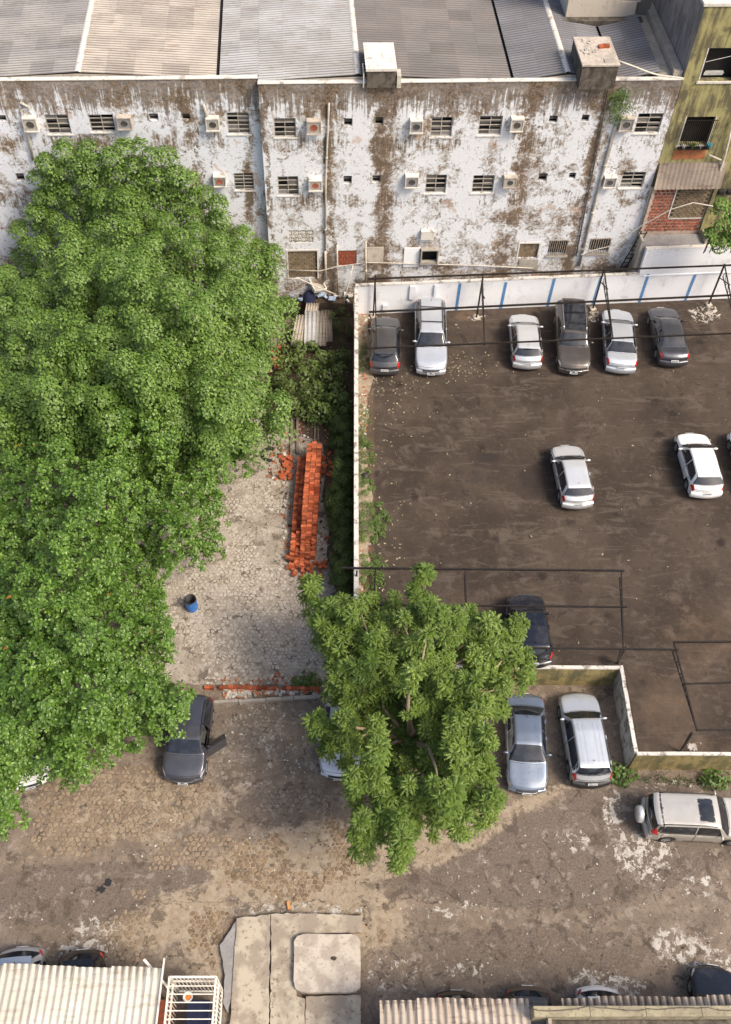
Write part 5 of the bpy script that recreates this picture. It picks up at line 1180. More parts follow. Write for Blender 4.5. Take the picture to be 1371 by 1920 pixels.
polyC=[(560,1105),(590,1098),(600,1120),(640,1130),(655,1105),(690,1118),(730,1115),(765,1135),(778,1075),(800,1068),(818,1100),(830,1140),(872,1138),(868,1105),(888,1100),(896,1150),(925,1160),(940,1190),(965,1150),(988,1150),(990,1195),(960,1215),(1015,1230),(1012,1265),(975,1300),(972,1325),(945,1352),(925,1355),(938,1395),(920,1440),(945,1490),(940,1535),(910,1540),(885,1590),(862,1592),(835,1545),(800,1530),(770,1560),(768,1625),(735,1630),(730,1590),(700,1560),(690,1590),(650,1620),(632,1612),(640,1570),(670,1545),(700,1500),(680,1490),(640,1492),(600,1480),(602,1455),(655,1445),(640,1415),(585,1405),(552,1375),(556,1355),(600,1352),(630,1330),(592,1300),(600,1270),(625,1250),(600,1215),(562,1195),(590,1160),(562,1135)]
def zC(p,d,r_):
    q=math.hypot((p[0]-775)/190.,(p[1]-1330)/260.)
    hol=math.exp(-(((p[0]-735)/105.)**2+((p[1]-1370)/120.)**2))
    return 9.4-3.0*min(1.2,q)**1.6+r_.uniform(-.9,.8)-5.5*hol*(1 if r_.random()<.86 else .15)
tree('bushy_frond_tree','bushy dark green tree with star shaped frond tufts in front of the lot wall',[(x,y-20) for x,y in polyC],26,.36,zC,[tmpl_frond(17,.40,2),tmpl_frond(16,.37,5),tmpl_frond(18,.43,7)],1.0,M['leaf_man'],(2.9,15.8,0),'bark_pale',44,'frond_tuft',41,13,((0,1.0),(.8,.6),(1.8,.6),(2.8,.3)),.3,1.2,300,.8)
# shrubs and weeds
def shrub(name,label,poly,z0,zt,sp,rad,tm,mat,dens,seed,cat='shrub',rpx=4,kindstuff=False,tsc=1.0):
    def zf(p,d,r_): return z0+zt*min(1,d/18)**.6*r_.uniform(.6,1.1)
    cs=clump_centres(poly,sp,rpx,zf,seed); r_=np.random.RandomState(seed)
    if not cs: return
    pos=[];dr=[];s2=[]
    for c,dd in cs:
        n=max(3,int(dens*rad*rad)); d=r_.normal(size=(n,3)); d/=np.linalg.norm(d,axis=1,keepdims=True); d[:,2]=np.abs(d[:,2]); pos.append(c+d*rad*(1-.5*r_.rand(n,1))); dr.append(d+[0,0,.7]); s2.append(tsc*r_.uniform(.7,1.2,n))
        if c[2]-z0>.8:
            q=pos[-1].copy(); q[:,2]=z0+(q[:,2]-z0)*.45; pos.append(q); dr.append(d+[0,0,.4]); s2.append(s2[-1])
    pos=np.concatenate(pos);dr=np.concatenate(dr);s2=np.concatenate(s2); b=pos.mean(0); b[2]=z0
    root=E_(name,b,0,label,cat); o=scatter('foliage',tm[0],tm[1],pos,dr,s2,mat,root,b,seed); tag(o,kind='stuff')
    mb=MB()
    for c,_ in cs[::max(1,len(cs)//8)]: mb.tube([(c[0],c[1],z0-.05),(c[0]+.05,c[1],(z0+c[2])/2),tuple(c)],[.03,.02,.01],5)
    mb.build('stem',M['bark'],root,True); return root
sh1=tmpl_spray(9,.26,13,.07); sh2=tmpl_spray(12,.16,14,.03); big=tmpl_spray(7,.34,15,.10)
shrub('yard_bush','dark tangled bush below the leaning corrugated sheets',[(520,660),(560,640),(625,640),(660,650),(662,780),(640,785),(590,790),(560,775),(530,770),(515,720)],0,1.5,20,.4,big,M['leaf_dark'],90,51)
shrub('hedge','long dark hedge strip along the yard side of the boundary wall',[(625,785),(662,770),(662,1175),(648,1165),(640,1110),(622,1085),(628,1000),(612,960),(618,880),(622,820)],0,2.2,13,.36,sh2,M['leaf_dark'],300,52,'hedge',3)
shrub('creeper','dark creeper in the shaded corner by the boundary wall',[(612,575),(662,570),(662,650),(625,650)],0,1.0,16,.3,sh2,M['leaf_dark'],150,53)
shrub('wall_weeds','bright green weeds spreading beside the boundary wall halfway down the lot',[(672,938),(700,932),(728,958),(735,985),(712,1012),(680,1015),(670,980)],LZ,.45,11,.22,sh2,M['leaf_mid'],260,54,'weeds',2)
shrub('wall_weeds','small weeds tuft against the boundary wall above the main weed patch',[(671,870),(692,880),(700,915),(690,930),(671,932)],LZ,.35,9,.2,sh2,M['leaf_mid'],260,55,'weeds',1)
shrub('wall_weeds','green weeds at the foot of the boundary wall near the canopy post',[(680,1042),(712,1040),(726,1062),(715,1100),(690,1110),(678,1090)],LZ,.35,10,.2,sh2,M['leaf_mid'],240,56,'weeds',1)
shrub('wall_weeds','straggling green weeds between the spiky plant and the main weed patch',[(672,800),(690,810),(702,865),(672,870)],LZ,.35,9,.2,sh2,M['leaf_mid'],200,64,'weeds',1)
shrub('wall_weeds','dark weeds beside the dark grey hatchback in the back corner',[(672,640),(692,640),(694,690),(675,700)],LZ,.35,10,.2,sh2,M['leaf_dark'],240,57,'weeds',1)
shrub('wall_weeds','small weeds between orange rubble upper strip',[(672,760),(690,762),(692,800),(674,802)],LZ,.25,9,.15,sh2,M['leaf_mid'],240,58,'weeds',1)
shrub('corner_weeds','weedy clump at the outer corner of the pale retaining wall',[(1142,1440),(1158,1430),(1185,1440),(1195,1462),(1172,1470),(1150,1462)],0,.5,10,.2,sh1,M['leaf_mid'],160,59,'weeds',2)
shrub('corner_weeds','leafy clump at the foot of the ochre wall by the right edge',[(1315,1455),(1345,1448),(1371,1458),(1371,1478),(1320,1474)],0,.5,10,.2,sh1,M['leaf_mid'],160,60,'weeds',2)
shrub('corner_weeds','low dull weeds strip along the base of the ochre wall',[(1195,1456),(1315,1460),(1315,1470),(1200,1468)],0,.2,9,.12,sh2,M['leaf_dark'],160,61,'weeds',1)
shrub('small_tree','small bright green tree at the right edge behind the tall white wall',[(1335,395),(1352,375),(1400,380),(1400,470),(1348,460),(1340,430)],6.6,.8,16,.4,sh1,M['leaf_tam'],130,62,'tree',3)
shrub('yard_weed','broad leaved weed growing by the low brick edge',[(552,1268),(590,1262),(598,1280),(575,1290),(552,1284)],0,.4,9,.2,sh1,M['leaf_mid'],200,63,'weeds',1)
# parapet fern
ub,zb_=FL(1160,195,0); fp=FW(ub,-.15,zb_); r_=np.random.RandomState(4); n=90
pos=np.array([FW(ub+r_.normal()*.35,-.12-abs(r_.normal())*.16,zb_+r_.uniform(-.9,.9)*(1)) for _ in range(n)])
root=E_('wall_fern',fp,0,'feathery fern sprouting from the parapet below the rooftop tank','fern'); o=scatter('frond',sh2[0],sh2[1],pos,r_.normal(size=(n,3))*.5+np.array([0,-1,.6]),np.full(n,1.1),M['leaf_mid'],root,fp,5); tag(o,kind='stuff')
# spiky agave like plant by the wall
ap=G(686,835,LZ); root=E_('spiky_plant',ap,0,'spiky rosette plant at the foot of the boundary wall among orange rubble','plant')
for k in range(18):
    a=k*2.4; l_=rnd.uniform(.45,.7); e_=rnd.uniform(.3,1.1); ca,sa=math.cos(a),math.sin(a); q=MB(); pts=[]
    for t_ in (0,.35,.7,1): w_=.035*(1-t_*.9); x=l_*t_*math.cos(e_); z_=l_*t_*math.sin(e_)-.3*t_*t_*l_; pts.append([(ap[0]+ca*x-sa*w_,ap[1]+sa*x+ca*w_,LZ+.02+z_+.01),(ap[0]+ca*x,ap[1]+sa*x,LZ+.02+z_),(ap[0]+ca*x+sa*w_,ap[1]+sa*x-ca*w_,LZ+.02+z_+.01)])
    q.grid(pts); q.build('leaf',M['leaf_mid'],root)

# ---------------------------------------------------------------- yard: brick pile
r_=random.Random(5)
c0=G(566,1062,.2); c1_=G(582,832,.9)
BP=E_('brick_pile',(c0[0],c0[1],0),0,'long tapering stack of orange clay bricks in the middle of the yard','brick pile')
bl_,bw_,bh_=.25,.145,.19
ang=math.atan2(c1_[0]-c0[0],c1_[1]-c0[1]); Ltot=float(np.linalg.norm((c1_-c0)[:2])); dirv=np.array([math.sin(ang),math.cos(ang)]); per=np.array([dirv[1],-dirv[0]])
nr=int(Ltot/(bw_+.006)); meB=MB(); meB.box((0,0,bh_/2),(bl_-.008,bw_-.008,bh_-.008)); meB=meB.mesh('brick',M['brick'])
tops=[];rest=MB()
for i in range(nr):
    t=i/nr
    for k in range(5):
        if t>.60: h=[3,4,7,7,6][k] + (0 if t<.93 else (0 if k>=2 and t<.97 or k>=3 else -9))
        elif t>.33: h=[3,4,7,5,3][k]
        elif t>.2: h=[2,2,5,4,2][k]
        elif t>.08: h=[2,2,3,3,2][k]
        else: h=[1,1,2,2,1][k]
        if .33<t<.6 and k in (1,3) and r_.random()<.4: h-=1
        if t<.33: h+=r_.choice([-1,0,0,0,1])
        h=max(0,h)
        if t<.08 and r_.random()<.25: h=0
        for L_ in range(h):
            j=r_.uniform(-.012,.012); base=c0[:2]+dirv*(i*(bw_+.006))+per*((k-2)*(bl_+.008)+j); rz=-ang+r_.uniform(-.03,.03)
            if L_==h-1 or (k in(0,4) and L_==h-2 and i%3==0):
                tops.append((base,L_,rz+ (r_.uniform(-.5,.5) if t<.25 and L_==h-1 else 0)))
            else: rest.box((base[0],base[1],.02+L_*bh_+bh_/2),(bl_-.008,bw_-.008,bh_-.006),rz)
for (b,L_,rz) in tops[:296]: inst('brick',meB,BP,(b[0]-c0[0],b[1]-c0[1],.02+L_*bh_),(0,0,rz))
for (b,L_,rz) in tops[296:]: rest.box((b[0],b[1],.02+L_*bh_+bh_/2),(bl_-.008,bw_-.008,bh_-.008),rz)
o=rest.build('stacked_bricks',M['brick'],BP); tag(o,kind='stuff')
m_=MB()
for i in range(70):
    t=r_.random(); x,y=(r_.uniform(540,612),r_.uniform(1035,1082)) if i<26 else ((r_.uniform(525,548),r_.uniform(855,900)) if i<60 else (r_.uniform(606,625),r_.uniform(850,900)))
    p=G(x,y,.1); m_.box((p[0],p[1],.09+(r_.uniform(0,.2) if i<30 else 0)),(.24,.15,.15),r_.uniform(0,3),tilt=(r_.uniform(-.5,.5),r_.uniform(-.4,.4)))
tag(m_.build('loose_bricks',M['brick'],BP),kind='stuff')
# barrel
bp=G(361,1141,0); B=E_('barrel',bp,0,'blue plastic drum with an open black top standing by the tree','barrel')
m_=MB(); m_.lathe((bp[0],bp[1],0),[(.001,.02),(.25,.02),(.27,.08),(.285,.3),(.275,.32),(.285,.34),(.285,.56),(.275,.58),(.285,.6),(.27,.84)],24); m_.build('drum',M['barrel'],B,True)
m_=MB(); m_.lathe((bp[0],bp[1],0),[(.275,.82),(.29,.84),(.285,.88),(.245,.875),(.24,.3),(.001,.25)],24); m_.build('black_rim',M['plastic'],B,True)
# low brick edging and kerb of the yard
a=G(383,1287,.2);b=G(600,1290,.2); E1=E_('brick_edging',(a[0],a[1],0),0,'low red brick edging across the end of the yard','edging'); n=24; q=MB(); q.box((0,0,.1),(.27,.15,.2)); me=q.mesh('brick',M['brick']); q=MB(); q.box((0,0,.12),(.27,.15,.2)); 
for i in range(n):
    if i in(2,15): continue
    p=a+(b-a)*(i+.5)/n; inst('brick',me,E1,(p[0]-a[0],p[1]-a[1]+rnd.uniform(-.02,.02),rnd.choice([-.02,.0,.03])),(rnd.uniform(-.05,.05),rnd.uniform(-.06,.06),rnd.uniform(-.06,.06)),((b[0]-a[0])/n/.275,1,1))
a=G(395,1316,.12);b=G(602,1306,.12); E1=E_('kerb',(a[0],a[1],0),0,'pale stone kerb parallel to the low brick edging','kerb'); n=4
for i in range(n):
    p=a+(b-a)*(i+.5)/n; q=MB(); q.box((p[0],p[1]+rnd.uniform(-.02,.02),.06),((b[0]-a[0])/n-.03,.14,.2),math.atan2(b[1]-a[1],b[0]-a[0])+rnd.uniform(-.015,.015)); q.build('stone',M['conc'],E1,False,.012)
def rubble(label,areas,mats,n,size,z=0.,seed=0,name='rubble'):
    r_=random.Random(seed)
    m_=MB()
    for i in range(n):
        x0,y0,x1,y1=r_.choice(areas); p=G(r_.uniform(x0,x1),r_.uniform(y0,y1),z); s_=size*r_.uniform(.4,1.5); m_.mi=r_.randrange(len(mats))
        m_.box((p[0],p[1],z+s_*.2),(s_,s_*r_.uniform(.5,.9),s_*r_.uniform(.25,.5)),r_.uniform(0,3),tilt=(r_.uniform(-.4,.4),r_.uniform(-.4,.4)))
    o=m_.build(name,[M[x] for x in mats]); tag(o,label,'rubble',kind='stuff')
rubble('broken plaster and brick rubble between the brick edging and the kerb',[(420,1290,470,1308),(470,1292,600,1304),(430,1292,460,1306)],['plaster_bit','plaster_bit','terra','conc'],240,.16,0,1)
rubble('orange brick bits strewn along the yard side of the edging',[(385,1272,600,1286),(500,1262,600,1282)],['terra','brick','plaster_bit'],90,.10,0,2)
rubble('orange and white rubble along the lot side of the boundary wall',[(672,765,690,800),(672,985,694,1050),(672,590,692,640),(674,805,688,870),(673,1095,690,1150),(672,700,688,760)],['terra','brick','plaster_bit','plaster_bit','terra','sand'],260,.10,LZ,3)
rubble('brick bits and dead litter round the brick pile and hedge',[(600,830,625,1060),(525,800,545,1030),(560,780,620,830),(500,840,545,900)],['terra','dirt','dirt','brick','plaster_bit'],380,.11,0,4)
rubble('heap of pale rubble at the back right canopy post',[(1305,575,1345,602),(1105,585,1122,600),(885,590,903,602)],['conc','sand','conc_grey'],110,.10,LZ,5)
rubble('red brick debris beside the broken sheets in the yard corner',[(500,648,535,678),(505,655,530,700)],['terra','brick','dirt'],110,.15,.3,6)
rubble('pale stone chips scattered over the yard paving',[(340,880,600,1260),(420,1320,600,1450)],['plaster_bit','conc'],220,.07,0,7)
rubble('loose stone chips scattered over the street',[(10,1500,1371,1860)],['plaster_bit','conc','conc_pale','dirt','dirt'],420,.055,0,8)
rubble('tiny pale chips scattered on the lot surface',[(700,700,1371,1200)],['plaster_bit','conc'],35,.04,LZ,9)
# leaf litter
n=420; r_=np.random.RandomState(9); xs=np.concatenate([r_.normal(860,30,90),r_.uniform(690,760,110),r_.normal(740,40,80),r_.uniform(690,1371,40)]); ys=np.concatenate([r_.normal(690,16,90),r_.uniform(700,1130,110),r_.normal(720,25,80),r_.uniform(640,1240,40)])
pos=np.array([G(a_,b_,LZ+.04) for a_,b_ in zip(xs,ys)]); pos=pos[(pos[:,1]<43.8)&(pos[:,0]>.8)]; lf=(np.array([(0,0,0),(.05,.03,.01),(.11,0,.02),(.05,-.03,.01)]),np.array([(0,2,1),(0,3,2)]))
o=scatter('fallen_leaves',lf[0],lf[1],pos,np.tile([[0,0,1.]],(len(pos),1))+r_.normal(size=(len(pos),3))*.2,r_.uniform(.7,1.6,len(pos)),M['leaf_fall'],None,(0,0,0),3); tag(o,'dry leaves fallen on the lot below the wall','leaves',kind='stuff')
n=900; xs=np.concatenate([r_.uniform(515,665,600),r_.uniform(330,600,300)]); ys=np.concatenate([r_.uniform(640,1090,600),r_.uniform(840,1270,300)]); pos=np.array([G(a_,b_,.06) for a_,b_ in zip(xs,ys)])
o=scatter('leaf_litter',lf[0],lf[1],pos,np.tile([[0,0,1.]],(n,1))+r_.normal(size=(n,3))*.3,r_.uniform(.7,1.7,n),M['leaf_fall'],None,(0,0,0),4); tag(o,'dry leaf litter over the yard ground and under the hedge','leaves',kind='stuff')
# sandy strip at the foot of the boundary wall
q=MB(); ys_=list(range(588,1150,8)); lft=[G(671,y_,LZ+.035) for y_ in ys_]; rgt=[G(692+6*math.sin(y_*.021)+4*math.sin(y_*.09)+rnd.uniform(-2,2),y_,LZ+.035) for y_ in ys_]
q.grid([[tuple(a),tuple(b)] for a,b in zip(lft,rgt)][::-1]); tag(q.build('soil_strip',M['sand']),kind='structure')
# litter soil under the shrubs (thin sheet)
pts=[G(a_,b_,.045) for a_,b_ in ((500,640),(665,560),(665,1190),(650,1180),(640,1140),(628,1100),(622,1075),(612,1040),(618,990),(604,930),(612,880),(605,830),(540,800),(500,800))]
q=MB(); q.face(*[(p[0],p[1],.045) for p in pts][::-1]); tag(q.build('litter_soil',M['dirt']),kind='structure')
# planks
for k,(x0,y0,x1,y1) in enumerate(((548,776,546,858),(558,772,558,850),(592,782,590,828),(597,776,597,826))):
    p,q_=G(x0,y0,.15),G(x1,y1,.1); m_=MB(); m_.bar(p,q_,.14 if k<2 else .08,.07); o=m_.build('plank',M['wood'],None,False,.008); tag(o,['long grey timber leftmost beside the brick pile','long grey timber touching the left side of the brick pile end','thin grey batten left of two behind the brick pile','thin grey batten right of two behind the brick pile'][k],'plank','timbers lying behind the brick pile')
tp=G(523,852,.1); m_=MB(); m_.tube([(tp[0]-.45+.42*math.cos(a_),tp[1]+.42*math.sin(a_),.10) for a_ in [math.pi*(.35+k*.11) for k in range(12)]],.09,8); tag(m_.build('split_tyre',M['rubber'],None,True),'split black tyre lying in litter left of the brick pile','tyre')
# corrugated sheets leaning in the yard
def yard_sheet(px,py,px2,py2,w_,label,z0,z1,mat='sheet_yard',waves=4):
    a=G(px,py,z1);b=G(px2,py2,z0); n=waves*8; d_=np.array([1,0,0.]); rows=[]
    for i in range(n+1):
        t=i/n; off=d_*(w_*t); z_=.035*math.cos(2*math.pi*t*waves); rows.append([tuple(a+off+[0,0,z_]),tuple((a+b)/2+off+[0,0,z_-.03]),tuple(b+off+[0,0,z_])])
    m_=MB(); m_.grid(rows); o=m_.build('corrugated_sheet',M[mat],None,True); so_=o.modifiers.new('solid','SOLIDIFY'); so_.thickness=.02; tag(o,label,'metal sheet')
yard_sheet(572,583,570,645,.75,'pale corrugated sheet overlapping its neighbours, second from the left',.7,1.3,'sheetC',3)
yard_sheet(590,582,586,648,.8,'brownish corrugated sheet at the right end of the shed roof',.66,1.2,'sheet_yard',4)
yard_sheet(604,581,606,640,.55,'narrow brown corrugated sheet nearest the shaded wall',.72,1.25,'sheet_old',3)
yard_sheet(556,590,545,648,.7,'grey corrugated sheet tucked under the feathery tree',.6,1.2,'sheet_yard',4)
yard_sheet(575,568,572,584,.75,'short corrugated piece above the leaning sheets',1.3,1.45,'sheet_yard',5)
yard_sheet(508,585,502,650,.5,'upright corrugated strip half hidden by the feathery tree',.5,1.1,'sheet_yard',3)
yard_sheet(618,760,630,795,.7,'loose grey corrugated offcut lying by the hedge',.2,.7,'sheetA',4)
# back yard ledge, crate, bucket, cloth
p=G(600,560,.8); m_=MB(); m_.b2(-4.4,p[1]-.1,0,.45,p[1]+.15,1.3); o=m_.build('yard_end_wall',M['dark_conc']); tag(o,'low dark wall with a red brick edge behind the corrugated sheets','wall')
m_=MB()
for i in range(9):
    if i in (2,5): continue
    m_.box((-2.6+i*.33,p[1]+.02,1.36),(.3,.2,.11),rnd.uniform(-.08,.08))
o2=m_.build('brick_edge',M['brick'],None); o2.parent=o
cp=G(593,533,2.2); C2=E_('plastic_crate',cp,.55,'white plastic tray tilted on the junk by the drainpipe','crate'); m_=MB(); m_.b2(-.42,-.55,0,.42,.55,.04); m_.b2(-.42,-.55,.04,-.36,.55,.2); m_.b2(.36,-.55,.04,.42,.55,.2); m_.b2(-.36,-.55,.04,.36,-.49,.2); m_.b2(-.36,.49,.04,.36,.55,.2); o=m_.build('tray',M['whitepl'],None,False,.01); o.parent=C2
m_=MB(); m_.b2(-.355,-.485,.042,.355,.485,.06); m_.build('tray_bottom',M['conc']).parent=C2; C2.rotation_euler=(.35,.2,.55)
bp=G(550,545,1.3); m_=MB(); m_.lathe((bp[0],bp[1],1.3),[(.001,0),(.26,0),(.3,.6),(.25,.6),(.001,.45)],16); tag(m_.build('bucket',M['teal'],None,True),'teal plastic bucket on the junk beside the tree edge','bucket')
bp=G(580,562,1.3); m_=MB(); m_.lathe((bp[0],bp[1],1.3),[(.42,0),(.36,.2),(.3,.45),(.16,.6),(.001,.62)],9); tag(m_.build('cloth_bundle',M['navycloth'],None,True),'dark navy cloth bundle heaped above the corrugated sheets','cloth')
m_=MB()
for i in range(46):
    q_=G(rnd.uniform(535,662),rnd.uniform(540,568),1.2); m_.mi=rnd.randrange(4); m_.box((q_[0],q_[1],1.3+rnd.uniform(0,.2)),(rnd.uniform(.1,.5),rnd.uniform(.06,.3),.08),rnd.uniform(0,3),tilt=(rnd.uniform(-.4,.4),rnd.uniform(-.4,.4)))
tag(m_.build('junk_heap',[M['whitepl'],M['ltblue'],M['wood'],M['dirt']]),'mixed junk and rags heaped behind the corrugated sheets','junk',kind='stuff')
f=MB(); f.b2(-4.4,p[1]+.15,0,.45,45.4,1.15); tag(f.build('yard_ledge',M['dirt']),kind='structure')

# ---------------------------------------------------------------- bottom of the view
# concrete apron and slabs
def slab(pxs,z,h,mat,name,parent,bev=.02):
    pj=[]
    for (a_,b_),(c_,d_) in zip(pxs,pxs[1:]+pxs[:1]):
        n=max(1,int(math.hypot(c_-a_,d_-b_)/9)) if len(pxs)<30 else 1
        pj+=[(a_+(c_-a_)*i/n+(rnd.uniform(-1.3,1.3) if i else 0),b_+(d_-b_)*i/n+(rnd.uniform(-1.3,1.3) if i else 0)) for i in range(n)]
    P_=[G(a_,b_,z) for a_,b_ in pj]; m_=MB(); m_.face(*[(q[0],q[1],z) for q in P_][::-1]); n=len(P_)
    for i in range(n):
        a_,b_=P_[i],P_[(i+1)%n]; m_.face((a_[0],a_[1],z),(a_[0],a_[1],z-h),(b_[0],b_[1],z-h),(b_[0],b_[1],z))
    return m_.build(name,M[mat],parent)
p0=G(430,1920,.2); AP=E_('concrete_apron',(p0[0],p0[1],0),0,'pale yellowed concrete apron with joint lines at the bottom centre','apron')
slab([(444,1722),(507,1714),(503,1985),(427,1985)],.26,.4,'conc_yel','slab_panel',AP)
slab([(509,1714),(560,1712),(680,1716),(678,1748),(560,1752),(550,1790),(556,1868),(572,1872),(570,1985),(506,1985)],.27,.4,'conc_yel','slab_panel',AP)
slab([(574,1868),(676,1866),(678,1985),(572,1985)],.255,.4,'conc_yel','slab_panel',AP)
# rounded raised slab
pts=[]
cxp,cyp,hw_,hh_=614,1806,63,55
for k in range(40):
    a_=2*math.pi*k/40; c_,s_=math.cos(a_),math.sin(a_); e_=.28; pts.append((cxp+hw_*math.copysign(abs(c_)**e_,c_)+rnd.uniform(-1,1),cyp+hh_*math.copysign(abs(s_)**e_,s_)+rnd.uniform(-1,1)))
RS=slab(pts,.50,.3,'conc_pale','raised_manhole_slab',None); tag(RS,'pale raised concrete slab with rounded corners and a dark stain','slab')
m_=MB(); c=G(626,1796,.505)
q=[(c[0]+.13*rnd.uniform(.6,1.2)*math.cos(k*.524),c[1]+.09*rnd.uniform(.6,1.2)*math.sin(k*.524),.506) for k in range(12)]; m_.face(*q); m_.build('stain',M['dirt'],RS)
slab([(412,1772),(443,1726),(441,1830),(428,1900),(418,1880),(422,1830)],.2,.3,'conc_grey','wedge_step',None)
o=bpy.data.objects['wedge_step']; tag(o,'smooth grey cement wedge beside the concrete apron','ramp')
# ribbed roofs
def ribbed(name,label,xa,ya,xb,yb,z,length,zend,per,mat,par_dir=(0,-1),amp=.035,group=None,cover=8):
    A=G(xa,ya,z);B=G(xb,yb,z); root=E_(name,A,0,label,'roof',group); L_=float(B[0]-A[0]); n=int(L_/per); d=np.array([0,-1.])
    k=0
    while k<n:
        e=min(n,k+cover); rows=[]
        for i in range((e-k)*6+1):
            t=(k+i/6)/n; p=A+(B-A)*t; z_=amp*math.cos(2*math.pi*i/6.); jx=rnd.uniform(-.0,.0)
            rows.append([(p[0],p[1]+(k%3)*.03,z+z_+(k//cover%2)*.012),(p[0],p[1]-length,zend+z_+(k//cover%2)*.012)])
        m_=MB(); m_.grid(rows); o=m_.build('roof_sheet',M[mat],root,True); k=e
    return root,A,B
rl,A,B=ribbed('ribbed_shed_roof','sunlit cream ribbed shed roof at the bottom left corner',-60,1808,304,1817,3.0,5.5,3.3,.25,'sheet_roof',cover=5)
m_=MB(); m_.bar((B[0]+.05,B[1]+.35,3.05),(B[0]-.0,B[1]-5.5,3.38),.06,.08); m_.build('edge_trim',M['coping'],rl)
m_=MB(); m_.b2(A[0],B[1]-5.2,0,B[0]-.3,B[1]-5.4,2.9); m_.b2(B[0]-.45,B[1]-5.2,0,B[0]-.3,B[1]-.4,2.85); m_.build('support_wall',M['dark_conc'],rl)
rr_,A,B=ribbed('ribbed_shed_roof','brown stained ribbed roof at the bottom right centre',712,1876,990,1872,3.0,4.5,3.5,.26,'sheet_roof_r',amp=.05,cover=5)
m_=MB(); m_.b2(A[0]+.2,A[1]-4.3,0,B[0],A[1]-4.1,2.9); m_.build('support_wall',M['dark_conc'],rr_)
r3,A,B=ribbed('ribbed_shed_roof','narrow strip of pale ribbed roof showing behind the ochre concrete beam',1052,1872,1420,1868,2.9,2.5,3.1,.26,'sheet_roof_r',amp=.05,cover=5)
z=3.9; A=G(1000,1886,z);B=G(1430,1886,z); BM=E_('concrete_beam',(A[0],A[1]-.3,2.9),0,'ochre stained concrete beam with a thin cable along the bottom right edge','beam')
xx=A[0]; k=0
while xx<B[0]:
    m_=MB(); m_.b2(xx+.006,A[1]-.34,2.95,xx+1.95,A[1],z+rnd.uniform(-.005,.005)); m_.build('coping_block',M['beam'],BM,False,.012); xx+=1.955
m_=MB(); m_.b2(A[0]+.6,A[1]-5,2.6,B[0],A[1]-.36,3.3); m_.build('flat_roof',M['dark_conc'],BM)
m_=MB(); m_.b2(A[0]+.5,A[1]-5,3.3,A[0]+.62,A[1]-.36,3.75); m_.build('gutter_edge',M['conc_yel'],BM)
m_=MB(); m_.tube([(A[0]-.2+i*.35,A[1]-.12-.05*math.sin(i*.7)+(.06 if i%6==0 else 0),z+.03) for i in range(26)],.015,5); tag(m_.build('cable',M['pvc_dark'],None,True),'thin dark cable lying along the ochre concrete beam','cable')
# cage
zt_=2.6; a_=G(318,1832,zt_); b_=G(405,1836,zt_); cw_=b_[0]-a_[0]; x0,x1,y1=a_[0],b_[0],a_[1]; y0=y1-3.4
CG=E_('white_cage',(x0,y1,0),0,'white barred steel cage beside the cream ribbed roof','cage')
m_=MB()
for (p,q) in (((x0,y0,zt_),(x0,y1,zt_)),((x1,y0,zt_),(x1,y1,zt_)),((x0,y1,zt_),(x1,y1,zt_)),((x0,y1,zt_),(x0,y1,0)),((x1,y1,zt_),(x1,y1,0)),((x0,y1,.1),(x1,y1,.1)),((x1,y0,.1),(x1,y1,.1)),((x0,y1,1.9),(x1,y1,1.9)),((x1,y0,1.6),(x1,y1,1.6)),((x0,y0,1.6),(x0,y1,1.6))): m_.bar(p,q,.07)
m_.build('cage_frame',M['cage'],CG)
for i in range(11):
    yy=y1-.3-i*.27; m_=MB(); m_.bar((x0+.03,yy,zt_),(x1-.03,yy,zt_),.035); m_.build('roof_bar',M['cage'],CG)
for i in range(12):
    xx=x0+(x1-x0)*(i+.5)/12; m_=MB(); m_.bar((xx,y1,zt_-.03),(xx,y1,.13),.03); m_.build('front_bar',M['cage'],CG)
for i in range(22):
    yy=y1-.12-i*.15; m_=MB(); m_.bar((x1,yy,zt_-.03),(x1,yy,.13),.03); m_.build('side_bar',M['cage'],CG)
for i in range(18):
    yy=y1-.12-i*.15; m_=MB(); m_.bar((x0,yy,zt_-.03),(x0,yy,.13),.03); m_.build('side_bar',M['cage'],CG)
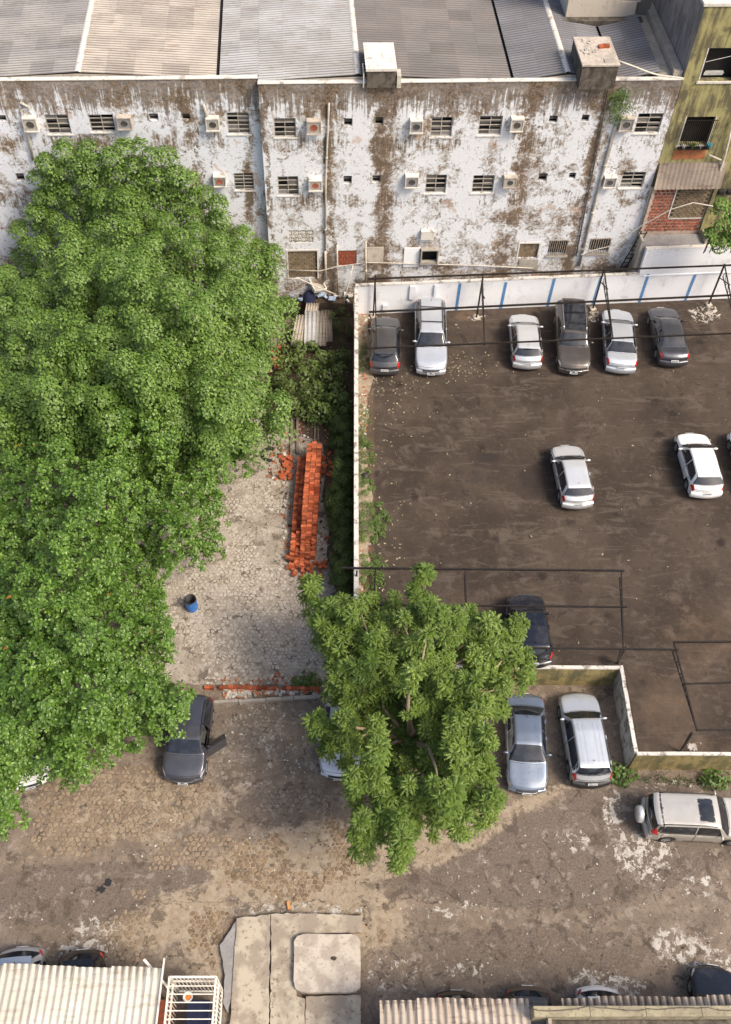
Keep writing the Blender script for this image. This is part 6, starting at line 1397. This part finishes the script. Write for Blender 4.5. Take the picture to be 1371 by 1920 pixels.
p=G(352,1868,1.2); m_=MB(); m_.lathe((p[0],p[1],1.0),[(.001,0),(.14,0),(.19,.16),(.16,.16),(.10,.05),(.001,.05)],16); BK=m_.build('wash_bowl',M['whitepl'],None,True); tag(BK,'white round bowl with orange inside behind the cage bars','bowl'); m_=MB(); m_.lathe((p[0],p[1],1.0),[(.001,.09),(.09,.08),(.12,.06)],12); m_.build('orange_contents',M['orange'],None,True).parent=BK
m_=MB(); m_.b2(x0+.5,y1-1.3,0,x1-.35,y1-.45,.98); tag(m_.build('dark_cabinet',M['navycloth'],None,False,.02),'dark navy cabinet under the bowl inside the white cage','cabinet')
m_=MB(); m_.b2(x0+.32,y0,0,x1-.28,y1-1.5,1.25); o=m_.build('blue_chest',M['ltblue'],None,False,.02); tag(o,'light blue box top inside the white cage','box')
m_=MB(); m_.box(((x0-.30),y1-1.0,.9),(.35,.8,1.8)); m_.box((x0-.12,y1-1.6,.9),(.06,2.2,1.9)); tag(m_.build('orange_board',M['brick_dk'],None,False,.01),'orange brown board wedged between the shed roof and the cage','board')
m_=MB(); m_.bar((x0-1.0,y1+.6,2.6),(x0-.05,y1-.3,2.2),.09); tag(m_.build('white_strut',M['cage']),'white steel strut joining the cream roof and the cage','strut')
# small litter on the street
p=G(540,1697,.1); m_=MB(); m_.box((p[0],p[1],.09),(.10,.28,.12),.2,tilt=(.2,.3)); m_.box((p[0]+.04,p[1]-.1,.07),(.12,.1,.1),.6); tag(m_.build('orange_rag',M['orange'],None,False,.02),'small bright orange rag on the street above the apron','rag')
p=G(190,1668,.02)
m_=MB(); q=[(p[0]+(.17+.07*math.sin(k*1.7))*math.cos(k*.45),p[1]+(.12+.06*math.cos(k*2.3))*math.sin(k*.45),.05) for k in range(14)]; m_.face(*q); p=G(203,1655,.02); q=[(p[0]+(.14+.04*math.sin(k*1.9))*math.cos(k*.52),p[1]+(.16)*math.sin(k*.52),.052) for k in range(12)]; m_.face(*q); tag(m_.build('wet_stain',M['plastic']),kind='structure')
p=G(676,902,LZ); m_=MB(); m_.lathe((p[0]+.25,p[1]+.3,LZ),[(.001,.22),(.12,.2),(.2,.1),(.22,0)],7); tag(m_.build('rubbish_bag',M['plastic'],None,True),'black rubbish bag slumped against the boundary wall','bag')
